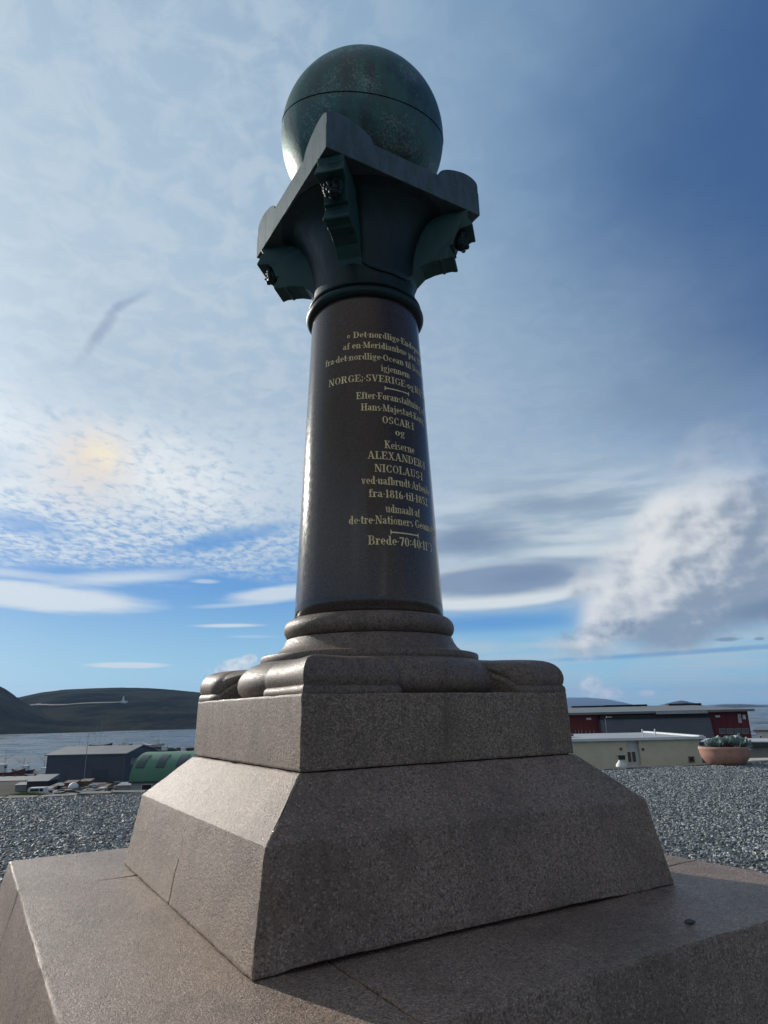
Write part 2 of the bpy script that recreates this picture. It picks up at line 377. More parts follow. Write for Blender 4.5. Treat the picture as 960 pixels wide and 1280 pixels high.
def cuts(a, b, step, extra=(), edge=(.006, .016)):
    L = abs(b - a); n = max(2, int(round(L / step))); ts = {i / n for i in range(n + 1)}
    for e in edge: ts.add(e / L); ts.add(1 - e / L)
    for e in extra: ts.add((e - a) / (b - a))
    ts = sorted(ts); out = [ts[0]]
    for t in ts[1:]:
        if t - out[-1] > .0012 / L: out.append(t)
    return out
def rough_solid(name, quads, m, parent, step=.03, amp=.0025, fn=None, seed=0.0, center=None, ek=None):
    """quads: (p00, p10, p11, p01, extraU, extraV) welded into one mesh with chipped edges"""
    key = {}; vs = []; fs = []; cnt = {}
    for q in quads:
        p00, p10, p11, p01 = [Vector(p) for p in q[:4]]
        eu = q[4] if len(q) > 4 else (); ev = q[5] if len(q) > 5 else ()
        us = cuts(0, (p10 - p00).length, step, [e for e in eu]); vv = cuts(0, (p01 - p00).length, step, [e for e in ev])
        idx = {}
        for i, u in enumerate(us):
            for j, v in enumerate(vv):
                p = (p00 * (1 - u) + p10 * u) * (1 - v) + (p01 * (1 - u) + p11 * u) * v
                k = (round(p.x, 4), round(p.y, 4), round(p.z, 4))
                if k not in key: key[k] = len(vs); vs.append([p.copy(), False])
                idx[i, j] = key[k]
                if i in (0, len(us) - 1) or j in (0, len(vv) - 1): vs[key[k]][1] = True
        for i in range(len(us) - 1):
            for j in range(len(vv) - 1):
                f = (idx[i, j], idx[i + 1, j], idx[i + 1, j + 1], idx[i, j + 1])
                if len(set(f)) == 4: fs.append(f)
    c = Vector(center) if center else sum((v[0] for v in vs), Vector()) / len(vs)
    out = []
    for p, edge in vs:
        d = Vector((nz(p, 9, seed), nz(p, 9, seed + 5), nz(p, 9, seed + 9))) * amp
        d += Vector((nz(p, 30, seed), nz(p, 30, seed + 5), nz(p, 30, seed + 9))) * amp * .6
        if edge:
            k = .0045 + .030 * max(0, nz(p, 6, seed + 8) - .32) + .005 * max(0, nz(p, 12, seed + 2)) + .004 * nz(p, 45, seed + 3)
            if ek: k *= ek(p)
            dd = (c - p); dd.normalize(); d += dd * k
        q = p + d
        if fn: q = fn(p, q)
        out.append(q)
    o = mesh_obj(name, out, fs, m, parent)
    for p in o.data.polygons: p.use_smooth = True
    o.data.set_sharp_from_angle(angle=R(60))
    return o

# foundation: four stones laid pinwheel fashion, outer faces battered
S0, BAT = 1.965, .13
def slab_stone(x0, x1, y0, y1, seed, bl=0, br=0, bf=0, bb=0, top=GS):
    z0 = -.06
    t = [(x0, y0, top), (x1, y0, top), (x1, y1, top), (x0, y1, top)]
    bx0, bx1, by0, by1 = x0 - BAT * bl, x1 + BAT * br, y0 - BAT * bf, y1 + BAT * bb
    b = [(bx0, by0, z0), (bx1, by0, z0), (bx1, by1, z0), (bx0, by1, z0)]
    q = [(t[0], t[1], t[2], t[3]), (b[0], b[1], t[1], t[0]), (b[1], b[2], t[2], t[1]), (b[2], b[3], t[3], t[2]), (b[3], b[0], t[0], t[3])]
    def fn(p, q):
        if p.z > top - .001: q.z += .004 * nz(p, 2.2, seed) + .0015 * nz(p, 22, seed)
        return q
    return rough_solid('foundation_stone', q, M['granite'], mon, .03, .0022, fn, seed)
g = .005
slab_stone(-S0, -.928 - g, -S0, .903 - g, 1, bl=1, bf=1)
slab_stone(-.928 + g, S0, -S0, -.952 - g, 2, bf=1, br=1)
slab_stone(.93, S0, -.952 + g, S0, 3, br=1, bb=1, top=GS - .002)
slab_stone(-S0, .93 - 2 * g, .903 + g, S0, 4, bl=1, bb=1, top=GS - .001)
MB().box(-.92, .92, -.94, .89, -.05, GS - .02).build('foundation_core', M['granite_old'], mon)

# plinth: steep lower faces, then a weathered slope
B0, B1, B2, Z1, Z2 = 1.287, 1.214, .9405, 1.010, 1.268
def plinth():
    def c(h, z): return [(-h, -h, z), (h, -h, z), (h, h, z), (-h, h, z)]
    a, b, t = c(B0, GS + .004), c(B1, Z1), c(B2, Z2); q = []
    for i in range(4):
        j = (i + 1) % 4; eu = ()
        if i == 3: # the left (-x) face: from (-,+) to (-,-); crack at local y = .02
            L = 2 * B0; s = B0 - .02; eu = (s - .016, s - .0065, s - .003, s + .003, s + .0065, s + .016)
        q.append((a[i], a[j], b[j], b[i], eu)); q.append((b[i], b[j], t[j], t[i]))
    q.append((t[0], t[1], t[2], t[3]))
    def fn(p, q):
        if p.x < -1.1 and p.z < .885:
            d = abs(p.y - .02)
            if d < .005: q.x += .045 * min(1, (.885 - p.z) / .10)
            if abs(p.y - .02) < .017: q.y += .010 * math.sin((p.z - GS) * 16) - .05 * (p.z - GS)
        if p.z < GS + .01 and p.y < -1.28: q.z += .030 * max(0, math.sin((p.x + 1.29) / 2.2 * math.pi)) * (1 if p.x < .9 else .3) + .004 * nz(p, 14)
        if abs(p.z - Z1) < .001 and p.y < -1.15: q.z += .003 * nz(p, 20)
        return q
    rough_solid('plinth', q, M['granite'], mon, .03, .0026, fn, 11, center=(0, 0, .9), ek=lambda p: .12 if abs(p.z - Z1) < .001 and min(abs(p.x), abs(p.y)) < B1 - .01 else 1.0)
plinth()
MB().box(-1.25, 1.25, -1.22, 1.25, GS - .004, GS + .05).build('mortar_bed', M['dark_gap'], mon)
# square block
B3, Z3 = .932, 1.647
def block():
    def c(h, z): return [(-h, -h, z), (h, -h, z), (h, h, z), (-h, h, z)]
    a, t = c(B3 + .004, Z2 + .006), c(B3 - .003, Z3); q = []
    for i in range(4): j = (i + 1) % 4; q.append((a[i], a[j], t[j], t[i]))
    q.append(tuple(t))
    rough_solid('square_block', q, M['granite_block'], mon, .03, .0016, None, 21, center=(0, 0, 1.45))
block()
MB().box(-B3 + .02, B3 - .02, -B3 + .02, B3 - .02, Z2 - .003, Z2 + .03).build('block_joint', M['dark_gap'], mon)

# base mouldings
prof = [(.55, 1.60), (.84, Z3 - .002)] + [(.862, 1.655), (.892, 1.685), (.902, 1.725), (.895, 1.765), (.875, 1.80), (.845, 1.83), (.81, 1.853), (.772, 1.866), (.755, 1.869)]
MB().lathe(prof, 128).build('base_cushion', M['granite_base'], mon, 50)
prof = [(.5, 1.86), (.752, 1.862), (.757, 1.868), (.757, 1.905), (.752, 1.913), (.735, 1.918)] + [(.70, 1.921), (.665, 1.930), (.64, 1.945), (.615, 1.968), (.595, 2.0), (.583, 2.03), (.5, 2.03)]
MB().lathe(prof, 128).build('base_scotia', M['granite_base'], mon, 40)
prof = [(.5, 2.028)] + [(.527 + .073 * math.cos(R(t)), 2.099 + .074 * math.sin(R(t))) for t in range(-88, 92, 11)] + [(.5, 2.173)]
MB().lathe(prof, 128).build('base_torus', M['granite_base'], mon, 50)

# corner spurs flowing from the cushion to the corners of the block
def spur(k):
    A, H, rc = (.62 if k == 2 else .30), 1.864 - Z3, .11 if k == 2 else .07; C = Vector((B3 - .006, B3 - .006)); K = Vector((.66, .66)) * .86
    def half():                                      # from the cushion along the flank and the outer face to the corner
        t = R(45 - (27 if k == 2 else 25)); b = Vector((math.cos(t), math.sin(t))) * (.76 if k == 2 else .72); a = Vector((C.x, C.y - A)); out = []
        fl = (a - b); L = fl.length; p1 = a - fl.normalized() * rc; p2 = a + Vector((0, rc)); n1, n2 = 16, 20
        for i in range(n1): q = i / n1; bow = Vector((.02, .03)) * math.sin(q * math.pi); out.append((b.lerp(p1, q) + bow, (H - .06) * (1 - q) ** (1.3 if k == 2 else .8)))
        for i in range(9): q = i / 8; out.append(((p1 * (1 - q) ** 2 + a * 2 * q * (1 - q) + p2 * q * q), 0.0))
        for i in range(1, n2 + 1): out.append((p2.lerp(C, i / n2), 0.0))
        return out
    h = half(); bd = h + [(Vector((p.y, p.x)), l) for p, l in reversed(h[:-1])]
    prof = [(.010, -9, 0), (.002, 0, 0), (0, .008, .0), (.0, .018, 0), (.004, .032, 0), (.013, .041, 0), (.021, .046, 0), (.020, .055, 0), (.010, .072, 0), (.005, .092, 0), (.006, .112, 0),
            (.014, .136, 0), (.030, .158, 0), (.055, .178, 0), (.09, .193, 0), (.13, .203, 0), (.19, .210, 0), (.27, .214, 0), (9, .217, 0)]
    m_ = len(prof); V = []; F = []
    for p, l in bd:
        d = K - p; D = d.length
        for off, z, _ in prof:
            if z < -1: zz_ = -.012; off = .012 + .10 * l / H
            elif z < .05: zz_ = l + z * (1 - .6 * l / H)
            else: zz_ = max(l + .03, l + .03 + (z - .046) / (.217 - .046) * (H - l - .03))
            q = p + d * min(1, off / D); V.append((q.x, q.y, Z3 + zz_))
    n = len(bd)
    for i in range(n - 1):
        for j in range(m_ - 1): F.append((i * m_ + j, (i + 1) * m_ + j, (i + 1) * m_ + j + 1, i * m_ + j + 1))
    c, s_ = math.cos(k * math.pi / 2), math.sin(k * math.pi / 2)
    V = [(x * c - y * s_, x * s_ + y * c, z) for x, y, z in V]
    mesh_obj('corner_spur', V, F, M['granite_base'], mon, 42)
for k in range(4): spur(k)

# shaft
ZC0, ZC1, RC0, RC1 = 2.177, 4.60, .531, .4285
def rs(z): return RC0 + (RC1 - RC0) * (z - ZC0) / (ZC1 - ZC0)
prof = [(.4, ZC0 - .004), (RC0 - .006, ZC0 - .002), (RC0, ZC0 + .006)] + [(rs(ZC0 + (ZC1 - ZC0) * i / 24), ZC0 + (ZC1 - ZC0) * i / 24) for i in range(1, 25)]
MB().lathe(prof, 160).build('column_shaft', M['granite_polished'], mon, 50)

# ---- inscription: a small drawn alphabet (thick uprights, hair-thin bars, slab serifs)
TH, TN = .165, .07
def g_v(x, y0, y1, w=TH): return [[(x - w / 2, y0), (x + w / 2, y0), (x + w / 2, y1), (x - w / 2, y1)]]
def g_h(x0, x1, y, w=TN): return [[(x0, y - w / 2), (x1, y - w / 2), (x1, y + w / 2), (x0, y + w / 2)]]
def g_s(x, y, h=.19): return g_h(x - h, x + h, y + (TN / 2 if y < .3 else -TN / 2))
def g_d(x0, y0, x1, y1, w):
    return [[(x0 - w / 2, y0), (x0 + w / 2, y0), (x1 + w / 2, y1), (x1 - w / 2, y1)]]
def g_a(cx, cy, rx, ry, t0, t1, w=TH, n=12):
    P = []; out = []
    for i in range(n + 1):
        t = R(t0 + (t1 - t0) * i / n); k = abs(math.cos(t)) ** 1.5; ww = TN + (w - TN) * k
        P.append(((cx + (rx + ww / 2) * math.cos(t), cy + (ry + ww * .35) * math.sin(t)), (cx + (rx - ww / 2) * math.cos(t), cy + (ry - ww * .35) * math.sin(t))))
    for i in range(n): out.append([P[i][0], P[i + 1][0], P[i + 1][1], P[i][1]])
    return out
XH = .68
def bowl(cx, r=.19): return g_a(cx, XH / 2, r, XH / 2 - .03, 0, 360, TH, 20)
def stem(x, y0=0, y1=1.0, sb=True, st=True):
    o = g_v(x, y0, y1)
    if sb: o = o + g_s(x, y0)
    if st: o = o + g_h(x - .2, x + .02, y1 - TN / 2)
    return o
def dot(x, y, r=.075): return [[(x - r, y), (x, y - r), (x + r, y), (x, y + r)]]
def cap(x, s=.2): return g_v(x, 0, 1) + g_s(x, 0, s) + g_s(x, 1, s)
GL = {
 'a': (.60, g_v(.40, .05, .50) + g_a(.26, .48, .15, .17, 0, 170) + g_a(.26, .19, .14, .16, 60, 300) + g_h(.24, .42, .36) + g_h(.38, .58, .04)),
 'b': (.64, stem(.18, 0, 1.02, False) + g_a(.34, XH / 2, .16, XH / 2 - .03, -110, 110)),
 'c': (.54, g_a(.30, XH / 2, .17, XH / 2 - .03, 45, 315) + dot(.42, .52)),
 'd': (.66, g_v(.46, 0, 1.02) + g_h(.28, .48, .985) + g_h(.44, .64, .04) + g_a(.30, XH / 2, .16, XH / 2 - .03, 70, 290)),
 'e': (.56, g_a(.29, XH / 2, .17, XH / 2 - .03, 0, 315) + g_h(.15, .5, XH / 2)),
 'f': (.42, g_v(.20, 0, .86) + g_s(.2, 0) + g_a(.33, .86, .13, .13, 40, 180) + dot(.43, .9, .07) + g_h(.04, .38, XH - .03)),
 'g': (.60, g_a(.27, .46, .15, .19, 0, 360, TH * .9, 18) + g_a(.29, -.12, .19, .13, 0, 360, TH * .7, 18) + g_h(.14, .38, .12, .11) + g_h(.38, .56, .62)),
 'i': (.36, stem(.18, 0, XH) + dot(.17, .92, .10)),
 'j': (.36, g_v(.20, -.14, XH) + g_h(.02, .22, XH - .04) + g_a(.08, -.14, .12, .12, 180, 360) + dot(.18, .92, .10)),
 'k': (.66, stem(.18, 0, 1.02) + g_d(.26, .28, .52, .66, TN) + g_d(.52, 0, .32, .4, TH)),
 'l': (.36, stem(.18, 0, 1.02)),
 'm': (1.04, stem(.18, 0, XH) + g_v(.52, 0, .5) + g_s(.52, 0, .15) + g_a(.37, .5, .15, .14, 0, 150) + g_v(.86, 0, .5) + g_s(.86, 0, .15) + g_a(.71, .5, .15, .14, 0, 150)),
 'n': (.70, stem(.18, 0, XH) + g_v(.52, 0, .5) + g_s(.52, 0, .16) + g_a(.37, .5, .15, .14, 0, 150)),
 'o': (.58, bowl(.29, .18)),
 'p': (.64, stem(.18, -.3, XH) + g_a(.34, XH / 2, .16, XH / 2 - .03, -110, 110)),
 'r': (.52, stem(.18, 0, XH) + g_a(.36, .50, .13, .13, 45, 160) + dot(.42, .56, .09)),
 's': (.48, g_a(.24, .50, .12, .14, 40, 270) + g_a(.24, .18, .13, .15, -140, 90)),
 't': (.42, g_v(.20, .1, .92) + g_h(.04, .38, XH - .03) + g_a(.32, .14, .12, .11, 180, 310)),
 'u': (.70, g_v(.18, .16, XH) + g_h(.02, .2, XH - .04) + g_a(.33, .17, .15, .14, 180, 320) + g_v(.52, 0, XH) + g_h(.36, .54, XH - .04) + g_h(.5, .68, .04)),
 'v': (.60, g_d(.30, 0, .14, XH, TH) + g_d(.32, 0, .48, XH, TN) + g_h(.0, .3, XH - .04) + g_h(.38, .6, XH - .04)),
 'A': (.86, g_d(.14, 0, .40, 1, TN) + g_d(.68, 0, .42, 1, TH) + g_h(.2, .6, .32) + g_s(.13, 0, .13) + g_s(.70, 0, .18)),
 'B': (.78, cap(.20) + g_a(.40, .75, .18, .22, -95, 95) + g_a(.42, .27, .21, .25, -95, 95) + g_h(.2, .42, .51)),
 'C': (.76, g_a(.42, .5, .26, .47, 42, 318) + g_v(.64, .66, .95, TN) + g_v(.64, .05, .30, TN)),
 'D': (.84, cap(.20) + g_a(.38, .5, .30, .47, -92, 92) + g_h(.2, .4, .965) + g_h(.2, .4, .035)),
 'E': (.74, cap(.20) + g_h(.2, .62, .965) + g_h(.2, .66, .035) + g_h(.2, .48, .5) + g_v(.62, .72, 1, TN) + g_v(.66, 0, .3, TN) + g_v(.48, .4, .6, TN)),
 'F': (.70, cap(.20) + g_h(.2, .64, .965) + g_h(.2, .48, .5) + g_v(.64, .72, 1, TN) + g_v(.48, .4, .6, TN)),
 'G': (.84, g_a(.42, .5, .26, .47, 45, 330) + g_v(.66, .05, .42) + g_h(.50, .82, .42) + g_v(.64, .68, .95, TN)),
 'H': (.90, cap(.20) + cap(.68) + g_h(.2, .68, .5)),
 'I': (.42, cap(.21)),
 'K': (.84, cap(.20) + g_d(.26, .38, .64, .98, TN) + g_d(.66, 0, .40, .58, TH) + g_s(.70, 0, .14) + g_s(.64, 1, .14)),
 'L': (.70, cap(.20) + g_h(.2, .62, .035) + g_v(.62, 0, .34, TN)),
 'M': (1.04, g_v(.16, 0, 1, TN) + g_s(.16, 0, .14) + g_d(.50, .05, .20, 1, TH) + g_d(.54, .05, .80, 1, TN) + g_v(.84, 0, 1) + g_s(.84, 0, .18) + g_s(.86, 1, .14) + g_s(.14, 1, .12)),
 'N': (.88, g_v(.16, 0, 1, TN) + g_s(.16, 0, .14) + g_d(.68, .0, .20, 1, TH) + g_v(.72, 0, 1, TN) + g_s(.72, 1, .14) + g_s(.16, 1, .14)),
 'O': (.84, g_a(.42, .5, .27, .47, 0, 360, TH, 26)),
 'R': (.84, cap(.20) + g_a(.42, .75, .18, .22, -95, 95) + g_h(.2, .44, .51) + g_d(.66, 0, .48, .5, TH) + g_h(.6, .82, .04)),
 'S': (.66, g_a(.33, .74, .18, .22, 35, 268) + g_a(.33, .26, .19, .23, -145, 90) + g_v(.53, .72, .97, TN) + g_v(.12, .04, .3, TN)),
 'U': (.86, g_v(.22, .28, 1) + g_s(.22, 1, .18) + g_a(.43, .28, .21, .25, 180, 360) + g_v(.64, .28, 1, TN) + g_s(.64, 1, .14)),
 'V': (.84, g_d(.42, 0, .18, 1, TH) + g_d(.44, 0, .68, 1, TN) + g_s(.18, 1, .17) + g_s(.68, 1, .13)),
 'X': (.86, g_d(.66, 0, .22, 1, TH) + g_d(.18, 0, .66, 1, TN) + g_s(.18, 0, .14) + g_s(.68, 0, .16) + g_s(.2, 1, .16) + g_s(.66, 1, .13)),
 '0': (.66, g_a(.33, .5, .19, .47, 0, 360, TH, 26)),
 '1': (.44, g_v(.22, 0, 1) + g_s(.22, 0, .18) + g_d(.06, .80, .2, .97, TN)),
 '2': (.62, g_a(.30, .76, .17, .20, -30, 180) + g_d(.12, .06, .46, .66, TN * 1.6) + g_h(.08, .56, .09, .16)),
 '3': (.60, g_a(.28, .76, .16, .20, -80, 150) + g_a(.28, .27, .18, .24, -150, 85)),
 '4': (.66, g_v(.44, 0, 1) + g_d(.08, .30, .42, .98, TN) + g_h(.06, .62, .30) + g_s(.44, 0, .16)),
 '5': (.60, g_a(.28, .32, .18, .29, -150, 120) + g_v(.14, .52, .96, TN) + g_h(.12, .52, .93, .14)),
 '6': (.62, g_a(.31, .28, .17, .25, 0, 360, TH, 22) + g_a(.42, .5, .28, .46, 100, 185)),
 '7': (.60, g_h(.06, .56, .91, .15) + g_d(.26, 0, .52, .88, .15) + g_v(.09, .74, .92, TN)),
 '8': (.62, g_a(.31, .75, .15, .21, 0, 360, TH * .8, 20) + g_a(.31, .27, .18, .25, 0, 360, TH, 22)),
 '\u00b7': (.26, dot(.13, .42, .085)), ':': (.28, dot(.14, .25, .09) + dot(.14, .68, .09)), ';': (.28, dot(.14, .22, .09) + dot(.14, .62, .09) + g_d(.10, -.12, .16, .2, TN)),
 "'": (.24, g_d(.10, .72, .14, 1.0, .08)), '"': (.36, g_d(.10, .72, .14, 1.0, .07) + g_d(.24, .72, .28, 1.0, .07)),
 '*': (.62, g_h(.14, .46, .16, .08) + g_h(.14, .46, .50, .08) + g_v(.16, .16, .5, .08) + g_v(.44, .16, .5, .08)),
 '\u00b0': (.34, g_a(.17, .86, .09, .09, 0, 360, .07, 12)), ' ': (.30, []),
}
GL['\u00e6'] = (.92, GL['a'][1][:] + [[(x + .34, y) for x, y in q] for q in GL['e'][1]])
def inscribe(text, z, half_deg, hgt):
    W = sum(GL[c][0] for c in text); r = rs(z) + .0016
    adv = 2 * R(half_deg) * r / W                    # metres per glyph unit across
    x = -W / 2
    for c in text:
        w, polys = GL[c]; mb = MB()
        for k, q in enumerate(polys):
            pts = []
            for (gx, gy) in q:
                zz_ = z + gy * hgt; rr = rs(zz_) + .0016 + k * .00004; a = (x + gx) * adv / r - math.pi / 2
                pts.append((rr * math.cos(a), rr * math.sin(a), zz_))
            mb.add(pts, [tuple(range(len(pts)))])
        if polys: mb.build('letter', M['gold'], mon)
        x += w
def ruled(z, half_deg):
    mb = MB(); n = 24; r = rs(z) + .0016
    for i in range(n):
        a0 = R(-90 + half_deg * (2 * i / n - 1)); a1 = R(-90 + half_deg * (2 * (i + 1) / n - 1))
        mb.add([(r * math.cos(a), r * math.sin(a), z_) for a, z_ in ((a0, z), (a1, z), (a1, z + .009), (a0, z + .009))], [(0, 1, 2, 3)])
    for s in (-1, 1):
        a0 = R(-90 + s * half_deg); mb.add([(r * math.cos(a), r * math.sin(a), z_) for a, z_ in ((a0 - .008, z - .012), (a0 + .008, z - .012), (a0 + .008, z + .02), (a0 - .008, z + .02))], [(0, 1, 2, 3)])
    mb.build('inscription_rule', M['gold'], mon)
D_ = '\u00b7'
for t, z, a, h in (
        ('*' + ' Det' + D_ + 'nordlige' + D_ + 'Endepunct', 4.193, 48, .052), ('af en' + D_ + 'Meridianbue paa 25\u00b020\'', 4.103, 51.5, .052),
        ('fra' + D_ + 'det' + D_ + 'nordlige' + D_ + 'Ocean til Donau Floden', 4.006, 71, .052), ('igjennem', 3.918, 15.8, .052),
        ('NORGE;' + D_ + 'SVERIGE' + D_ + 'og' + D_ + 'RUSLAND', 3.826, 66, .056), ('Efter' + D_ + 'Foranstaltning af', 3.684, 38.5, .055),
        ('Hans' + D_ + 'Majest\u00e6t' + D_ + 'Kong', 3.592, 34.4, .055), ('OSCAR' + D_ + 'I', 3.497, 16.5, .057), ('og', 3.415, 5, .055),
        ('Keiserne', 3.306, 15, .058), ('ALEXANDER' + D_ + 'I', 3.220, 29.5, .058), ('NICOLAUS' + D_ + 'I', 3.123, 24, .058),
        ('ved' + D_ + 'uafbrudt' + D_ + 'Arbeide', 3.033, 34.5, .057), ('fra' + D_ + '1816' + D_ + 'til' + D_ + '1852', 2.939, 29, .057),
        ('udmaalt' + D_ + 'af', 2.833, 16, .057), ('de' + D_ + 'tre' + D_ + 'Nationers Geometrer', 2.750, 44.5, .057), ('Brede' + D_ + '70:40:11"3', 2.605, 30, .062)):
    inscribe(t, z, a, h)
ruled(3.776, 12.5); ruled(2.690, 12.3)

# ---- bronze capital
prof = [(.38, 4.55)] + [(.432 + .046 * math.cos(R(t)), 4.600 + .044 * math.sin(R(t))) for t in range(-100, 95, 13)] + \
       [(.432, 4.648), (.440, 4.652)] + [(.430 + .030 * math.cos(R(t)), 4.672 + .020 * math.sin(R(t))) for t in range(-70, 75, 20)] + [(.40, 4.70)]
MB().lathe(prof, 128).build('neck_ring', M['bronze'], mon, 50)
def bell(z): 
    t = max(0, min(1, (z - 4.86) / (5.42 - 4.86))); return .415 + .27 * (1 - math.sqrt(max(0, 1 - t ** 2.0))) + .0 * t
prof = [(.40, 4.69), (.42, 4.70), (.415, 4.74)] + [(bell(4.78 + .64 * i / 28), 4.78 + .64 * i / 28) for i in range(29)] + [(.695, 5.424), (.695, 5.437), (.3, 5.437)]
MB().lathe(prof, 128).build('capital_bell', M['bronze'], mon, 45)
# raised tongue on the lettered side
def tongue():
    mb = MB(); nA, nZ = 20, 24; hw = 35; V = []; F = []
    def zb(s): return 4.80 + .10 * (abs(s) ** 4)
    for lay in (0, 1):
        for i in range(nA + 1):
            s = -1 + 2 * i / nA
            for j in range(nZ + 1):
                z = zb(s) + (5.40 - zb(s)) * j / nZ; e = .024 if lay else -.02
                if lay and (i in (0, nA) or j == 0): e = .012
                a = R(-90 + hw * s * (1 - .10 * 0)); r = bell(z) + e; V.append((r * math.cos(a), r * math.sin(a), z))
    N = (nA + 1) * (nZ + 1); k = nZ + 1
    for i in range(nA):
        for j in range(nZ): F.append((N + i * k + j, N + (i + 1) * k + j, N + (i + 1) * k + j + 1, N + i * k + j + 1))
        F.append((i * k, (i + 1) * k, N + (i + 1) * k, N + i * k))
    for i in (0, nA):
        for j in range(nZ): F.append((i * k + j, i * k + j + 1, N + i * k + j + 1, N + i * k + j))
    mesh_obj('capital_tongue', V, F, M['bronze'], mon, 40)
tongue()
# abacus plate
HP, ZP, TP = .7016, 5.433, .222
def abacus():
    mb = MB(); w = HP
    mb.hexa([(-w, -w, ZP), (w, -w, ZP), (w, w, ZP), (-w, w, ZP), (-w, -w, ZP + TP), (w, -w, ZP + TP), (w, w, ZP + TP), (-w, w, ZP + TP)])
    o = mb.build('abacus', M['bronze_plate'], mon)
    b = o.modifiers.new('b', 'BEVEL'); b.width = .006; b.segments = 2
abacus()
# acroteria: lobed horns on the four corners
def horn(k):
    W, H = .40, .156; n = 26; V = []; F = []
    for i in range(n + 1):
        for j in range(n + 1):
            u = W * (i / n) ** 1.3; v = W * (j / n) ** 1.3
            h = H * math.sqrt(max(0, 1 - (max(u, v) / W) ** 2))
            e = math.hypot(u, v); rr = .17
            if e < rr: h *= .50 + .50 * math.sqrt(1 - (1 - e / rr) ** 2)
            x = HP - .004 - u; y = HP - .004 - v
            V.append((x, y, ZP + TP + h - .002))
    k_ = n + 1
    for i in range(n):
        for j in range(n): F.append((i * k_ + j, (i + 1) * k_ + j, (i + 1) * k_ + j + 1, i * k_ + j + 1))
    base = len(V)
    for j in range(k_): V.append((V[j][0], V[j][1], ZP + TP - .004))
    for i in range(k_): V.append((V[i * k_][0], V[i * k_][1], ZP + TP - .004))
    for j in range(n): F.append((j, j + 1, base + j + 1, base + j))
    for i in range(n): F.append((i * k_, (i + 1) * k_, base + k_ + i + 1, base + k_ + i))
    a = k * math.pi / 2; c, s = math.cos(a), math.sin(a)
    V = [(x * c - y * s, x * s + y * c, z) for x, y, z in V]
    mesh_obj('corner_horn', V, F, M['bronze_plate'], mon, 35)
for k in range(4): horn(k)
# corner consoles with a carved head between two ledges
def console(k):
    prof = [(.30, ZP - .002), (.905, ZP - .002), (.885, ZP - .05), (.895, ZP - .065), (.935, ZP - .155), (.93, ZP - .165), (.83, ZP - .168), (.80, ZP - .20), (.765, ZP - .285),
            (.772, ZP - .300), (.735, ZP - .305), (.735, ZP - .322), (.775, ZP - .418), (.765, ZP - .432), (.72, ZP - .425), (.68, ZP - .427), (.66, ZP - .440), (.645, ZP - .428), (.58, ZP - .435), (.50, ZP - .46), (.43, ZP - .53), (.40, ZP - .60), (.30, ZP - .60)]
    wd = [.115] * 4 + [.125, .125, .112, .105, .105, .108, .108, .108, .115, .115] + [.108] * 9
    V = []; n = len(prof)
    for s in (-1, 1):
        for (r, z), w in zip(prof, wd): V.append((r, s * w * .88, z))
    F = [tuple(range(n)), tuple(range(2 * n - 1, n - 1, -1))] + [(i, (i + 1) % n, n + (i + 1) % n, n + i) for i in range(n)]
    a = R(45 + 90 * k)
    o = mesh_obj('console', V, F, M['bronze_green'], mon, None, (0, 0, 0), a)
    b = o.modifiers.new('b', 'BEVEL'); b.width = .006; b.segments = 2; b.limit_method = 'ANGLE'; b.angle_limit = R(30)
    # head: skull, brow, nose, cheeks, chin and curls, one cast piece
    mb = MB(); cx, cz = .825, ZP - .228
    mb.sphere((cx, 0, cz), .058, .055, .078, 20, 14)
    mb.sphere((cx + .040, 0, cz - .052), .024, .024, .020, 10, 8)
    mb.add([(cx + .050, -.006, cz + .022), (cx + .050, .006, cz + .022), (cx + .078, .010, cz - .016), (cx + .078, -.010, cz - .016), (cx + .052, .013, cz - .020), (cx + .052, -.013, cz - .020)],
           [(0, 1, 2, 3), (3, 2, 4, 5), (0, 3, 5), (1, 4, 2)])
    for s in (-1, 1):
        mb.sphere((cx + .044, s * .021, cz + .024), .018, .018, .008, 10, 6)
        mb.sphere((cx + .050, s * .020, cz + .010), .008, .009, .006, 8, 6)
        mb.sphere((cx + .036, s * .028, cz - .018), .020, .018, .020, 10, 8)
        for q in range(6):
            t = q / 5; mb.sphere((cx + .020 - .012 * t, s * (.046 + .014 * math.sin(t * 3)), cz + .060 - .105 * t), .020, .018, .019, 8, 6)
    mb.sphere((cx + .052, 0, cz - .031), .010, .017, .006, 10, 6); mb.sphere((cx + .050, 0, cz - .041), .009, .014, .005, 10, 6)
    for q in range(5): mb.sphere((cx + .030, (q - 2) * .019, cz + .062 - abs(q - 2) * .004), .019, .014, .016, 8, 6)
    mb.build('carved_head', M['bronze'], o, 60)
for k in range(4): console(k)
